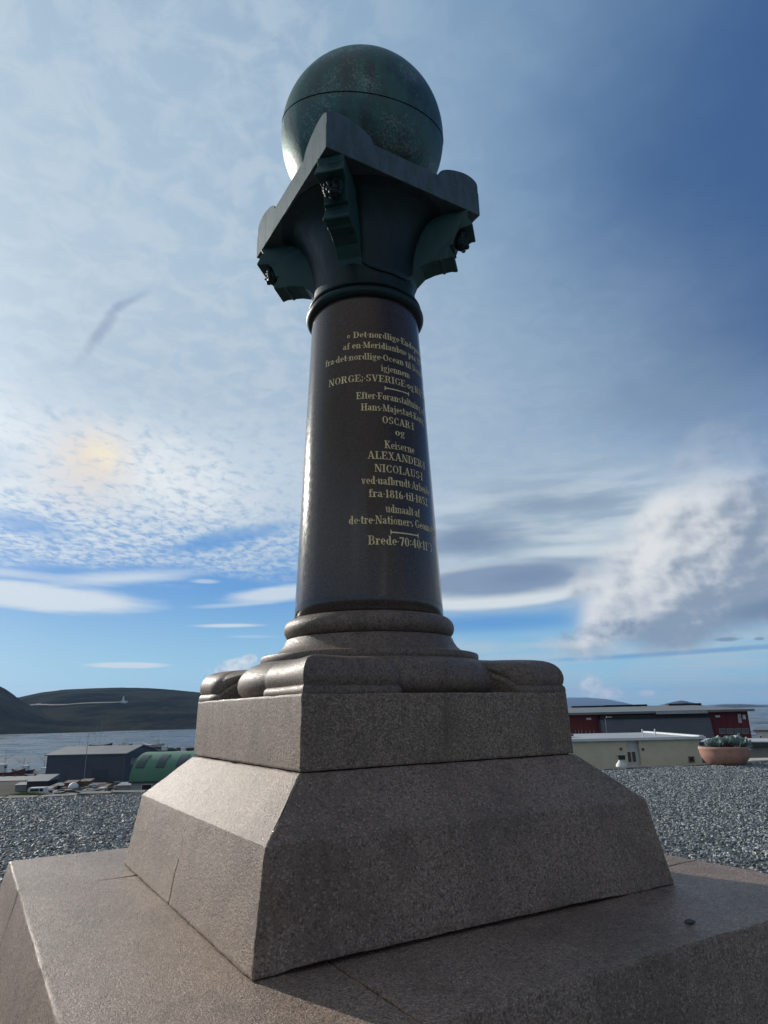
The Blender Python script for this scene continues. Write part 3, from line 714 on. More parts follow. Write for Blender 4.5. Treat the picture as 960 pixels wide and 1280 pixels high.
# globe: two cast halves with a seam below the equator
ZG, RG = 6.4545, .722
def globe():
    zs = .04; prof = [(.001, -RG)]
    for i in range(1, 90):
        p = -90 + i * 2; z = RG * math.sin(R(p)); r = RG * math.cos(R(p)); prof.append((r, z))
    prof.append((.001, RG))
    rsn = math.sqrt(RG ** 2 - zs ** 2)
    low = [q for q in prof if q[1] < zs - .010] + [(rsn - .002, zs - .004), (rsn - .010, zs - .001)]
    high = [(rsn - .010, zs - .001), (rsn + .003, zs + .002), (rsn + .003, zs + .012)] + [q for q in prof if q[1] > zs + .022]
    tilt = Matrix.Rotation(-ROT, 3, 'Z') @ Matrix.Rotation(R(7), 3, 'Y') @ Matrix.Rotation(R(20), 3, 'X')
    par = MB().lathe(low, 128, cap=False); vs = [tilt @ Vector(v) for v in par.v]
    g1 = mesh_obj('globe_lower_half', vs, par.f, M['bronze_globe'], mon, 35, (0, 0, ZG))
    par = MB().lathe(high, 128, cap=False); vs = [tilt @ Vector(v) for v in par.v]
    mesh_obj('globe_upper_half', vs, par.f, M['bronze_globe'], mon, 35, (0, 0, ZG))
globe()
MB().lathe([(.30, ZP + TP - .005), (.30, ZP + TP + .05), (.36, ZP + TP + .10), (.38, ZP + TP + .135), (.2, ZP + TP + .14)], 64).build('globe_seat', M['bronze'], mon, 40)

# ------------------------------------------------------------------ ground, water, hills
SEA = -15.5
EL, ER = on_z(0, 1000, 0), on_z(960, 953.5, 0)       # the far edge of the gravel place
ed = (ER - EL); ed.z = 0; eL = ed.length; ed.normalize(); en = Vector((-ed.y, ed.x, 0))
def edge_dist(x, y): return (Vector((x, y, 0)) - Vector((EL.x, EL.y, 0))).dot(en)      # beyond the edge: positive
HN = [(-60, 0), (0.0, -.03), (.8, -.06), (1.6, -.35), (3.5, -1.6), (9, -3.6), (22, -5.4), (50, -8.6), (80, -11.6), (105, -13.0), (178, -13.2), (182, -13.4), (187, -16.5), (300, -21), (16000, -22)]
def interp(T, x):
    if x <= T[0][0]: return T[0][1]
    for (a, va), (b, vb) in zip(T, T[1:]):
        if x <= b: return va + (vb - va) * (x - a) / (b - a)
    return T[-1][1]
def ground_z(x, y):
    d = edge_dist(x, y); z = interp(HN, d)
    if d > 5: z += .25 * noise.noise(Vector((x, y, 0)) * .05) * min(1, (d - 5) / 30) * (1 if d < 120 else 0)
    return z
M['earth'] = simple('bare harbour ground', (.055, .052, .047), .9, 0, .35, .12)
M['plateau'] = simple('packed grit', (.11, .115, .12), .9, 0, .3, 18, .01)
for k_ in ('earth', 'plateau'): M[k_].node_tree.nodes['Principled BSDF'].inputs['Specular IOR Level'].default_value = .05
def ground():
    ts = [-60, -40, -25, -15, -8, -4, -2, -1, -.3, 0, .2, .45, .9, 1.6, 2.5, 3.5, 5, 7, 9, 13, 18, 24, 32, 42, 52, 65, 80, 95, 110, 130, 150, 165, 178, 182, 187, 200, 230, 300, 1000, 5000, 16000]
    ss_ = [-16000, -8000, -2000, -600] + [-300 + 15 * i for i in range(42)] + [600, 2000, 8000, 16000]
    V = []; F = []
    for t in ts:
        for s in ss_:
            p = Vector((EL.x, EL.y, 0)) + ed * s + en * t; V.append((p.x, p.y, ground_z(p.x, p.y)))
    n = len(ss_); mi = []
    for i in range(len(ts) - 1):
        for j in range(n - 1): F.append((i * n + j, i * n + j + 1, (i + 1) * n + j + 1, (i + 1) * n + j)); mi.append(0 if ts[i] < .4 else 1)
    o = mesh_obj('ground', V, F, [M['plateau'], M['earth']], None, 180, midx=mi); tag(o, kind='structure')
ground()
def water():
    m, nt, b = mat_base('fjord water'); co = objco(nt)
    b.inputs['Base Color'].default_value = (.02, .035, .045, 1); b.inputs['Roughness'].default_value = .18; b.inputs['IOR'].default_value = 1.33
    mp = nt.nodes.new('ShaderNodeMapping'); mp.inputs['Scale'].default_value = (.10, .22, 1); nt.links.new(co.o, mp.inputs[0])
    h = noi(X(mp.outputs[0]), 1.0, 5, .65); h2 = noi(co, .06, 3)
    bump(nt, b, h * 1.0 + h2 * .5, 1.0, .8); setin(nt, b, 'Roughness', ss(noi(X(mp.outputs[0]), .35, 4), .35, .65, .08, .42))
    o = mesh_obj('water', [(-16000, 120, SEA), (16000, 120, SEA), (16000, 16000, SEA), (-16000, 16000, SEA)], [(0, 1, 2, 3)], m); tag(o, kind='structure')
water()

def hill_mat(name, c, v, vs, rock):
    m, nt, b = mat_base(name); co = objco(nt)
    n = noi(co, vs, 7, .65); n2 = noi(co, vs * 6, 5, .6)
    col = mixc(ss(n, .38, .62), c, v); col = mixc(ss(n2, .55, .68) * .6, col, rock)
    setin(nt, b, 'Base Color', col); b.inputs['Roughness'].default_value = .95; b.inputs['Specular IOR Level'].default_value = 0
    bump(nt, b, n * .5 + n2 * .5, .8, 10); return m
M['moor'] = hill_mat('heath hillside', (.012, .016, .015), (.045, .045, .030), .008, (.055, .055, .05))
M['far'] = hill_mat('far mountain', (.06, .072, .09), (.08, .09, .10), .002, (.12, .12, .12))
def hills(name, sil, y0, y1, m, seed, shore=SEA - 2, bumpy=.06, nx=140, ny=26, fall=.45):
    """sil: the skyline as picture points at depth y1; rises from the shore at depth y0"""
    sil = [on_y(a, b, y1) for a, b in sil]; xs = [p.x for p in sil]; x0, x1 = xs[0], xs[-1]
    T = [(p.x, p.z) for p in sil]; V = []; F = []
    back = 8
    for j in range(ny + back + 1):
        t = j / ny
        for i in range(nx + 1):
            fx = x0 + (x1 - x0) * i / nx; zt = interp(T, fx); H = zt - shore
            if t <= 1: y = y0 + (y1 - y0) * t; k = y / y1; x = fx * k; zz = shore + H * k ** 0 * (1 - (1 - t) ** 2.0) ** .9 * (.75 + .25 * t)
            else: q = (t - 1) * ny / back; y = y1 * (1 + q * .1); x = fx * (1 + q * .1); zz = zt - H * q * q
            zz += H * bumpy * noise.fractal(Vector((x, y, 0)) * (4.0 / (y1 - y0)) + Vector((seed, 0, 0)), .8, 2.1, 6) * max(0, min(t, 1)) * (1 - .8 * min(1, t) ** 6 if t <= 1 else .3)
            V.append((x, y, zz))
    n = nx + 1
    for j in range(ny + back):
        for i in range(nx): F.append((j * n + i, j * n + i + 1, (j + 1) * n + i + 1, (j + 1) * n + i))
    o = mesh_obj(name, V, F, m, None, 180); tag(o, kind='structure'); return o
hills('hill', [(-420, 885), (-200, 875), (-60, 866), (0, 866), (20, 873), (34, 870), (52, 866), (80, 862.5), (110, 861), (150, 860.5), (185, 861), (215, 863), (245, 866), (300, 871), (370, 878), (430, 884), (480, 892)], 900, 1900, M['moor'], 3)
hills('headland', [(-500, 850), (-260, 846), (-120, 845), (-40, 850), (0, 858), (8, 862), (18, 869), (26, 876), (60, 892), (130, 906)], 840, 1150, M['moor'], 9, nx=100)
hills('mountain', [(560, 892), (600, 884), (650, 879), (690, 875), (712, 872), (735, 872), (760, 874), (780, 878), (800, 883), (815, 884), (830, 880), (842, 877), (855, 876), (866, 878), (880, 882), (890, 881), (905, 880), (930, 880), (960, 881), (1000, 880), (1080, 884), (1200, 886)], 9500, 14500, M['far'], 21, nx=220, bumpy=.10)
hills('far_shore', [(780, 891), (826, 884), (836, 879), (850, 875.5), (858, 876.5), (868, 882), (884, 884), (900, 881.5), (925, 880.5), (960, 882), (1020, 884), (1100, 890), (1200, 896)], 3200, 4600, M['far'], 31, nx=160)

# ------------------------------------------------------------------ gravel
def gravel():
    m, nt, b = mat_base('crushed slate'); co = objco(nt)
    oi = nt.nodes.new('ShaderNodeObjectInfo'); r = X(oi.outputs['Random'])
    col = mixc(ss(r, 0, .55), (.07, .078, .076), (.22, .243, .236)); col = mixc(ss(r, .62, 1.0), col, (.50, .53, .52))
    col = mixc(ss(noi(co, 2.0, 3), .35, .65) * .35, col, (.12, .12, .12))
    setin(nt, b, 'Base Color', col); b.inputs['Roughness'].default_value = .6
    A = Vector((EL.x, EL.y, 0))
    def P(s, t): p = A + ed * s + en * t; return (p.x, p.y, .004)
    # the sheet is cut where the slab stands
    c, s_ = math.cos(ROT), math.sin(ROT); h = S0 + .02
    sq = [(MX + x * c - y * s_, MY + x * s_ + y * c, .004) for x, y in ((-h, -h), (h, -h), (h, h), (-h, h))]
    out = [(-3.0, -2.0, .004), (11.5, -1.0, .004), P(eL + 2.2, -.02), P(-3.4, -.02), (-11.5, 6.0, .004)]
    V = sq + out
    F = [(0, 1, 5, 4), (1, 2, 6, 5), (2, 3, 7, 6), (3, 0, 8, 7), (0, 4, 8)]
    o = mesh_obj('gravel', V, F, [M['plateau'], m]); tag(o, 'loose blue grey crushed stone spread round the monument', 'gravel', kind='stuff')
    ng = bpy.data.node_groups.new('pebbles', 'GeometryNodeTree')
    ng.interface.new_socket('Geometry', in_out='INPUT', socket_type='NodeSocketGeometry'); ng.interface.new_socket('Geometry', in_out='OUTPUT', socket_type='NodeSocketGeometry')
    N, L = ng.nodes, ng.links; gi = N.new('NodeGroupInput'); go = N.new('NodeGroupOutput'); jg = N.new('GeometryNodeJoinGeometry')
    L.new(gi.outputs[0], jg.inputs[0])
    for k in range(3):
        dp = N.new('GeometryNodeDistributePointsOnFaces'); dp.inputs['Density'].default_value = 210; dp.inputs['Seed'].default_value = k + 1
        L.new(gi.outputs[0], dp.inputs['Mesh'])
        ic = N.new('GeometryNodeMeshIcoSphere'); ic.inputs['Radius'].default_value = .021; ic.inputs['Subdivisions'].default_value = 1
        sp = N.new('GeometryNodeSetPosition'); nt_ = N.new('ShaderNodeTexNoise'); nt_.inputs['Scale'].default_value = 30 + 9 * k; nt_.noise_dimensions = '4D'; nt_.inputs['W'].default_value = k * 3.1
        vm = N.new('ShaderNodeVectorMath'); vm.operation = 'SUBTRACT'; vm.inputs[1].default_value = (.5, .5, .5)
        vs = N.new('ShaderNodeVectorMath'); vs.operation = 'SCALE'; vs.inputs['Scale'].default_value = .05
        L.new(nt_.outputs['Color'], vm.inputs[0]); L.new(vm.outputs[0], vs.inputs[0]); L.new(vs.outputs[0], sp.inputs['Offset'])
        L.new(ic.outputs['Mesh'], sp.inputs['Geometry'])
        sm = N.new('GeometryNodeSetMaterial'); sm.inputs['Material'].default_value = m; L.new(sp.outputs[0], sm.inputs[0])
        sh = N.new('GeometryNodeSetShadeSmooth'); sh.inputs['Shade Smooth'].default_value = False; L.new(sm.outputs[0], sh.inputs[0])
        ip = N.new('GeometryNodeInstanceOnPoints'); L.new(dp.outputs['Points'], ip.inputs['Points']); L.new(sh.outputs[0], ip.inputs['Instance'])
        rr = N.new('FunctionNodeRandomValue'); rr.data_type = 'FLOAT_VECTOR'; rr.inputs[0].default_value = (-.7, -.7, 0); rr.inputs[1].default_value = (.7, .7, 6.28); L.new(rr.outputs[0], ip.inputs['Rotation'])
        rs_ = N.new('FunctionNodeRandomValue'); rs_.data_type = 'FLOAT_VECTOR'; rs_.inputs[0].default_value = (.4, .35, .3); rs_.inputs[1].default_value = (1.9, 1.4, .9); rs_.inputs['Seed'].default_value = 5 + k; L.new(rs_.outputs[0], ip.inputs['Scale'])
        L.new(ip.outputs[0], jg.inputs[0])
    L.new(jg.outputs[0], go.inputs[0])
    md = o.modifiers.new('pebbles', 'NODES'); md.node_group = ng
gravel()

# pebble lying on the slab
def rock(name, loc, r, m, parent=None, sub=2, seed=0, sc_=(1, 1, .6), amp=.3):
    bm = bmesh.new(); bmesh.ops.create_icosphere(bm, subdivisions=sub, radius=1.0)
    V = [(Vector(v.co) * (1 + amp * noise.noise(v.co * 1.3 + Vector((seed, 0, 0)))) ) for v in bm.verts]; F = [tuple(v.index for v in f.verts) for f in bm.faces]; bm.free()
    V = [Vector((v.x * r * sc_[0], v.y * r * sc_[1], v.z * r * sc_[2])) for v in V]
    return mesh_obj(name, V, F, m, parent, 40, loc)
M['slate'] = simple('slate chip', (.07, .07, .07), .7)
p = on_z(862, 1152, GS + .012)
tag(rock('pebble', p, .021, M['slate'], seed=2, sc_=(1.2, .8, .6)), 'small dark pebble lying on the right side of the granite slab', 'pebble')

# ------------------------------------------------------------------ edging stones and grass along the far edge
M['edge_stone'] = simple('lichened edging stone', (.15, .145, .125), .85, 0, .35, 5, .02)
M['edge_dark'] = simple('dark edging stone', (.07, .07, .065), .85, 0, .35, 5, .02)
def edging(s0, s1, label, ln, h, m, t0=.0, wd=.42):
    e = empty('stone_edging', Vector((EL.x, EL.y, 0)) + ed * s0, 0, label, 'edging'); base = Vector(e.location); s = s0; rnd = random.Random(int(abs(s0) * 10) + 5)
    while s < s1:
        l = ln * rnd.uniform(.75, 1.3); mb = MB(); a = s + .012; b = min(s + l - .012, s1); hh = h * rnd.uniform(.8, 1.15); V = []
        for (q, t) in ((a, t0), (b, t0 + rnd.uniform(-.03, .03)), (b, t0 + wd), (a, t0 + wd)):
            p = Vector((EL.x, EL.y, 0)) + ed * q + en * t - base; V.append((p.x + rnd.uniform(-.01, .01), p.y, -.12))
        V += [(x + rnd.uniform(-.015, .015), y, hh + rnd.uniform(-.02, .02)) for x, y, z in V[:4]]
        o = MB().hexa(V).build('stone', m, e); bv = o.modifiers.new('b', 'BEVEL'); bv.width = .018; bv.segments = 2
        s += l
edging(-3.2, 4.6, 'low row of flat lichened stones along the left edge of the gravel', .62, .035, M['edge_stone'])
edging(13.0, eL + 2.0, 'thin dark row of stones along the right edge of the gravel', .7, .03, M['edge_dark'])
def grass(name, s0, s1, t0, t1, n, h, label, m):
    mb = MB(); rnd = random.Random(4)
    for _ in range(n):
        s, t = rnd.uniform(s0, s1), rnd.uniform(t0, t1); p = Vector((EL.x, EL.y, 0)) + ed * s + en * t; z = ground_z(p.x, p.y) - .01
        k = .55 + .45 * noise.noise(Vector((s * 1.5, t, 0))) * 2
        k = max(.35, k)
        hh = h * rnd.uniform(.5, 1.2) * min(1.2, k + .3); a = rnd.uniform(0, 6.28); w = .006; dx, dy = math.cos(a) * w, math.sin(a) * w; lx, ly = rnd.uniform(-.4, .4) * hh, rnd.uniform(-.4, .4) * hh
        mb.add([(p.x - dx, p.y - dy, z), (p.x + dx, p.y + dy, z), (p.x + lx, p.y + ly, z + hh)], [(0, 1, 2)])
    return tag(mb.build(name, m), label, 'grass', kind='stuff')
def grass_mat(name, a, b_):
    m, nt, b = mat_base(name); gm = nt.nodes.new('ShaderNodeNewGeometry'); r = X(gm.outputs['Random Per Island'])
    setin(nt, b, 'Base Color', mixc(r, a, b_)); b.inputs['Roughness'].default_value = .6; return m
M['grass'] = grass_mat('grass blades', (.06, .10, .02), (.16, .20, .05))
grass('grass', -1.6, .75, .42, .85, 9000, .12, 'short yellow green grass behind the stone row at the left', M['grass'])
grass('grass', eL - 2.2, eL + 2.4, 1.0, 6.0, 9000, .22, 'green grass verge beyond the flower bowl at the far right', M['grass'])

# ------------------------------------------------------------------ flower bowl
def flower_bowl():
    P0 = on_z(908.5, 957.5, .0); dd = Vector((P0.x, P0.y)).normalized(); cx, cy = P0.x + dd.x * .42, P0.y + dd.y * .42
    e = empty('flower_bowl', (cx, cy, 0), 0, 'round terracotta coloured planter bowl at the gravel edge, far right', 'planter')
    M['terracotta'] = simple('cast terracotta bowl', (.42, .225, .165), .75, 0, .15, 6, .004)
    prof = [(r * .90, z_ * .88) for r, z_ in [(.01, 0), (.40, 0), (.47, .02), (.57, .10), (.655, .22), (.69, .34), (.695, .42), (.71, .45), (.715, .50), (.70, .53), (.655, .535), (.63, .50), (.61, .42), (.3, .40), (.01, .40)]]
    MB().lathe(prof, 64, cap=False).build('bowl', M['terracotta'], e, 40)
    MB().lathe([(.01, .39), (.45, .40), (.56, .395), (.55, .35)], 40, cap=False).build('soil', simple('potting soil', (.03, .022, .016), .95), e, 60)
    # leafy clumps: broad grey-green leaves; each clump a plant resting in the bowl
    def leafmat(name, a, b_):
        m = grass_mat(name, a, b_); return m
    lm = leafmat('silver grey leaves', (.20, .27, .25), (.46, .54, .50)); lm2 = leafmat('dark purple leaves', (.05, .02, .025), (.12, .10, .09))
    rnd = random.Random(12)
    def plant(x, y, r, h, n, m, sz, label):
        mb = MB()
        for _ in range(n):
            th = rnd.uniform(0, 6.28); ph = rnd.uniform(.1, 1.5); k = rnd.uniform(.55, 1.0) * (1 + .25 * noise.noise(Vector((math.cos(th) * 2, math.sin(th) * 2, ph * 2 + x))))
            c = Vector((x + r * k * math.cos(th) * math.cos(ph), y + r * k * math.sin(th) * math.cos(ph), .44 + h * k * math.sin(ph)))
            out = Vector((math.cos(th) * math.cos(ph), math.sin(th) * math.cos(ph), math.sin(ph) + .1)).normalized()
            d = (out + Vector((rnd.uniform(-.7, .7), rnd.uniform(-.7, .7), rnd.uniform(-.6, .5)))).normalized(); w = d.cross(Vector((rnd.random() - .5, rnd.random() - .5, 1))).normalized()
            nrm = d.cross(w); L_ = sz * rnd.uniform(.55, 1.05); W_ = L_ * .46; cu = nrm * L_ * .15
            mb.add([c, c + d * L_ * .35 + w * W_ + cu, c + d * L_ * .8 + w * W_ * .7 + cu, c + d * L_ - cu, c + d * L_ * .8 - w * W_ * .7 + cu, c + d * L_ * .35 - w * W_ + cu, c + d * L_ * .5 - cu * .3], [(0, 1, 6), (1, 2, 6), (2, 3, 6), (3, 4, 6), (4, 5, 6), (5, 0, 6)])
        o = mb.build('leafy_plant', m, None, None, (cx, cy, 0)); tag(o, label, 'plant')
        o2 = MB()
        for k_ in range(7): o2.tube((x, y, .43), (x + rnd.uniform(-.12, .12), y + rnd.uniform(-.12, .12), .43 + h * .7), .010, .005, 5)
        st = o2.build('stem', simple('plant stem', (.08, .10, .05), .8), o)
    plant(-.20, -.05, .22, .14, 190, lm, .17, 'smaller grey green leafy plant in the left half of the bowl')
    plant(.24, -.14, .33, .16, 330, lm, .20, 'largest silver grey leafy plant trailing over the right rim of the bowl')
    plant(-.04, -.34, .16, .07, 120, lm2, .10, 'low dark purple plant at the front middle of the bowl')
flower_bowl()

# ------------------------------------------------------------------ right-hand buildings
def box_frame(mb, x0, x1, z0, z1, y, t, d, m=0):
    mb.box(x0, x0 + t, y - d, y, z0, z1, m); mb.box(x1 - t, x1, y - d, y, z0, z1, m)
    mb.box(x0 + t, x1 - t, y - d, y, z0, z0 + t, m); mb.box(x0 + t, x1 - t, y - d, y, z1 - t, z1, m)
M['glass'] = simple('dark window glass', (.02, .025, .03), .08)
M['white'] = simple('white paint', (.72, .72, .70), .6, 0, .05)
def cream_hall():
    Y = 40.0
    tl, tr = on_y(640, 925.5, Y), on_y(874, 925.5, Y); br_ = on_y(880, 962, Y)
    z1 = (tl.z + tr.z) / 2; zb = -5.6; x0, x1 = on_y(560, 925, Y).x, tr.x
    e = empty('low_hall', (x0, Y, zb), 0, 'long low cream walled building with a flat pale roof, right of the monument', 'building')
    H = z1 - zb; W = x1 - x0
    cw = simple('cream render', (.64, .585, .43), .85, 0, .06, 1.5); rf = simple('pale roof felt', (.36, .38, .39), .7, 0, .1, .6); wf = simple('white trim', (.66, .67, .68), .6, 0, .05)
    def X_(px): return on_y(px, 945, Y).x - x0
    def Z_(px, py): return on_y(px, py, Y).z - zb
    a, b = X_(785), X_(800)
    mb = MB(); mb.box(0, a - .02, 0, 8.3, 0, H); mb.box(b + .02, W, 0, 8.3, 0, H); mb.box(a - .02, b + .02, .35, 8.3, 0, H)
    mb.build('wall', cw, e)
    # roof: slab with thin overhang, raised parapet strips
    MB().box(-.3, W + .25, -.22, 8.6, H, H + .08).build('roof', rf, e)
    o = MB().box(-.34, W + .29, -.26, -.221, H - .02, H + .12).build('fascia', wf, e)
    MB().box(a - .02, b + .02, .30, .345, 0, H - .003).build('door_panel', wf, e)
    y2 = 928
    for (pa, pb) in ((785.8, 791.3), (791.5, 797.2)):
        f = MB(); xa, xb = X_(pa), X_(pb); za, zb_ = Z_(790, 953.5), Z_(790, 939.5); box_frame(f, xa, xb, za, zb_, .30, .025, .05)
        fo = f.build('window', M['white'], e); MB().box(xa + .025, xb - .025, .28, .29, za + .025, zb_ - .025).build('pane', M['glass'], fo)
    f = MB(); xa, xb, za, zb_ = X_(860), X_(867), Z_(863, 953), Z_(863, 945.5); box_frame(f, xa, xb, za, zb_, -.002, .05, .05)
    fo = f.build('window', simple('brown frame', (.16, .12, .09), .7), e); MB().box(xa + .05, xb - .05, -.03, -.02, za + .05, zb_ - .05).build('pane', M['glass'], fo)
    MB().box(W - .08, W + .2, -.2, 8.4, H + .082, H + .17).build('roof_curb', wf, e)
    MB().box(X_(725), X_(737), 3.0, 3.6, H + .14, H + .3).build('roof_strip', simple('dark strip', (.12, .12, .13), .7), e)
    MB().box(X_(725), X_(735), 5.0, 5.5, H + .14, H + .3).build('roof_strip', bpy.data.materials['dark strip'], e)
    for px, py in ((777, 936), (804.5, 936.5)):
        MB().box(X_(px) - .06, X_(px) + .06, -.08, -.002, Z_(px, py) - .06, Z_(px, py) + .06).build('wall_lamp', simple('small fitting', (.06, .06, .06), .6), e)
    for px in (810, 826): MB().tube((X_(px), .4, H + .13), (X_(px), .4, H + .55), .04, n=8).build('roof_pipe', wf, e)
cream_hall()
def red_hall():
    Y = 92.0; x0 = on_y(600, 890, Y).x; x1 = on_y(934, 888, Y).x; z1 = on_y(934, 889.0, Y).z; zb = -11.5; H = z1 - zb; W = x1 - x0
    e = empty('red_hall', (x0, Y, zb), 0, 'big dark red warehouse with a long grey wall panel and low grey roof', 'building')
    rm = simple('dark red sheet cladding', (.15, .010, .014), .6, 0, .12, .8); gm = simple('grey panel wall', (.125, .135, .155), .7, 0, .06, .5); rf = simple('grey metal roof', (.17, .18, .18), .6, 0, .12, .4); bk = simple('black eave band', (.012, .012, .014), .7)
    def X_(px): return on_y(px, 905, Y).x - x0
    def Z_(px, py): return on_y(px, py, Y).z - zb
    mb = MB(); mb.box(0, W, 0, 30, 0, H); mb.build('wall', rm, e)
    # cladding ribs
    n = int(W / .9)
    xg0, xg1 = X_(748.5), X_(886)
    mb = MB()
    for i in range(n):
        x = i * .9
        if x < xg0 - .3 or x > xg1 + .3: mb.box(x, x + .06, -.05, -.002, 0, H - .9)
    tag(mb.build('cladding_ribs', rm, e), kind='stuff')
    ggx = 1.4
    MB().hexa([(xg0, -.9, 0), (xg1 + 1.0, -.9, 0), (xg1 + 1.0, -.003, 0), (xg0, -.003, 0), (xg0, -.9, Z_(750, 897.5)), (xg1 - .2, -.9, Z_(884, 894.5)), (xg1 - .2, -.003, Z_(884, 894)), (xg0, -.003, Z_(750, 897))]).build('grey_wall_panel', gm, e)
    MB().box(X_(748), X_(884), -1.1, -.004, H - .62, H - .18).build('eave_band', bk, e)
    MB().hexa([(-1, -1.3, H), (W + .3, -1.3, H), (W + .3, 31, H), (-1, 31, H), (-1, -1.3, H + .28), (W + .3, -1.3, H + .28), (W - 1, 15, H + .95), (0, 15, H + .95)]).build('roof', rf, e)
    MB().hexa([(-.99, 30.9, H + .28), (W + .29, 30.9, H + .28), (W - 1.01, 15, H + .94), (-.01, 15, H + .94), (-.99, 31, H + .3), (W + .29, 31, H + .3), (W - 1.01, 15.1, H + .96), (-.01, 15.1, H + .96)]).build('rear_roof', rf, e)
    for (pa, w, h, yy) in ((752, 5.6, .0, 14), (800, 6.5, .04, 14), (893, 5.0, .05, 14)): MB().box(X_(pa), X_(pa) + w, yy, yy + 1.2, H + .7, H + 1.14 + h).build('roof_vent', bk, e)
    MB().box(X_(817), X_(880), -1.6, -.8, H - .12, H + .20).build('gutter', simple('pale gutter', (.38, .39, .39), .6), e)
    for i in range(4):
        a = 897 + i * 9.6; f = MB(); xa, xb, za, zb_ = X_(a), X_(a + 8.2), Z_(a, 917.5), Z_(a, 910.5); box_frame(f, xa, xb, za, zb_, -.003, .10, .12)
        fo = f.build('window', simple('grey frame', (.22, .22, .23), .6), e); MB().box(xa + .1, xb - .1, -.06, -.04, za + .1, zb_ - .1).build('pane', simple('blinded glass', (.13, .14, .14), .3), fo)
    f = MB(); xa, xb, za, zb_ = X_(923.5), X_(927.2), Z_(925, 903.5), Z_(925, 892.5); box_frame(f, xa, xb, za, zb_, -.003, .08, .12); fo = f.build('window', M['white'], e); MB().box(xa + .08, xb - .08, -.06, -.04, za + .08, zb_ - .08).build('pane', simple('bright blind', (.5, .5, .52), .5), fo)
    for px, py in ((736, 898.5), (897.5, 895.3)): MB().box(X_(px) - .30, X_(px) + .30, -.25, -.06, Z_(px, py) - .12, Z_(px, py) + .12).build('wall_lamp', M['white'], e)
    f = MB().box(X_(929), X_(932), -.3, -.06, Z_(930, 899), Z_(930, 893.5)).build('white_sign', M['white'], e)
    for px in (718, 722, 726, 731, 736, 741): MB().tube((X_(px), -.12, Z_(px, 912.5)), (X_(px), -.12, Z_(px, 917)), .05, n=6).build('rail_post', simple('rail grey', (.3, .3, .3), .5), e)
red_hall()
def street_lamp(px, pyt, pyb, Y, label, group=None, arm=.9, th=1.0):
    t, b = on_y(px, pyt, Y), on_y(px, pyb, Y); gz = ground_z(b.x, Y); e = empty('street_lamp', (b.x, Y, gz), 0, label, 'street lamp', group)
    H = t.z - gz; m = bpy.data.materials.get('galvanised steel') or simple('galvanised steel', (.30, .31, .32), .5, .5)
    mb = MB(); mb.tube((0, 0, 0), (0, 0, H), .09 * th, .05 * th, 8); mb.tube((0, 0, H), (arm, 0, H + .15), .04 * th, .035 * th, 8); mb.build('pole', m, e)
    MB().box(arm - .05, arm + .55, -.12, .12, H + .08, H + .20).build('lamp_head', m, e)
street_lamp(103.8, 918, 985, 150, 'tall thin grey lamp post standing in front of the grey warehouse')
street_lamp(759.5, 898, 925, 80, 'thin pale lamp post in front of the grey panel of the red hall', None, .2, .45)
def white_house():
    Y = 60.0; x0 = on_y(944, 914, Y).x; z1 = on_y(950, 914, Y).z; zb = -9.5
    e = empty('white_house', (x0, Y, zb), R(-30), 'small cream white building at the right edge behind the grey roofed shed', 'building')
    H = z1 - zb; MB().box(0, 9, 0, 7, 0, H).build('wall', simple('pale house wall', (.62, .60, .52), .8), e)
    MB().box(-.15, 9.15, -.15, 7.15, H, H + .12).build('roof', simple('dark thin roof', (.15, .15, .16), .7), e)
    f = MB(); xa, xb = on_y(948.5, 920, Y).x - x0, on_y(951.5, 920, Y).x - x0; za, zb_ = on_y(950, 923, Y).z - zb, on_y(950, 919, Y).z - zb
    box_frame(f, xa, xb, za, zb_, -.003, .05, .06); fo = f.build('window', M['white'], e); MB().box(xa + .04, xb - .04, -.04, -.03, za + .04, zb_ - .04).build('pane', M['glass'], fo)
white_house()
def shed():
    Y = 34.0; x0 = on_y(882, 930, Y).x; z1 = on_y(884, 929, Y).z; zb = -5.4; H = z1 - zb; W = 14
    e = empty('shed', (x0, Y, zb), R(-30), 'low shed with a dark edged pale roof behind the flower bowl', 'shed')
    MB().box(0, W, 0, 2.4, 0, H).build('wall', simple('grey beige wall', (.30, .28, .24), .85), e)
    MB().hexa([(-.2, -.3, H), (W, -.3, H), (W, 2.6, H), (-.2, 2.6, H), (-.2, -.3, H + .10), (W, -.3, H + .10), (W, 2.6, H + .12), (-.2, 2.6, H + .12)]).build('roof', simple('pale shed roof', (.42, .44, .46), .7), e)
    MB().box(-.25, W, -.36, -.302, H - .12, H + .06).build('fascia', simple('dark fascia', (.05, .05, .05), .7), e)
shed()
def vent():
    Y = 20.5; b = on_y(777.5, 961, Y); gz = ground_z(b.x, Y)
    e = empty('vent_post', (b.x, Y, gz), 0, 'short white post with a flared foot and dark lamp top before the cream wall', 'post')
    H = on_y(777.5, 947, Y).z - gz; k = H
    MB().lathe([(.13, 0), (.13, k - .26), (.16, k - .24), (.15, k - .18), (.08, k - .10), (.07, k - .06), (.09, k - .05), (.01, k - .05)], 20).build('post', M['white'], e, 40)
    MB().box(-.10, .10, -.10, .10, k - .05, k + .05).build('lamp_top', simple('black cap', (.02, .02, .02), .5), e)
    MB().box(-.12, .12, -.12, .12, k + .05, k + .07).build('lid', bpy.data.materials['black cap'], e)
vent()
def paving():
    P0 = on_z(950, 950.5, .03)
    MB().box(.55, 1.5, 0, .9, -.1, .03).build('paving_slab', simple('pale slab', (.45, .44, .40), .8), None, None, (P0.x - .8, P0.y, 0))
    tag(bpy.data.objects['paving_slab'], 'pale flat slab on the ground right of the flower bowl', 'paving slab')
paving()

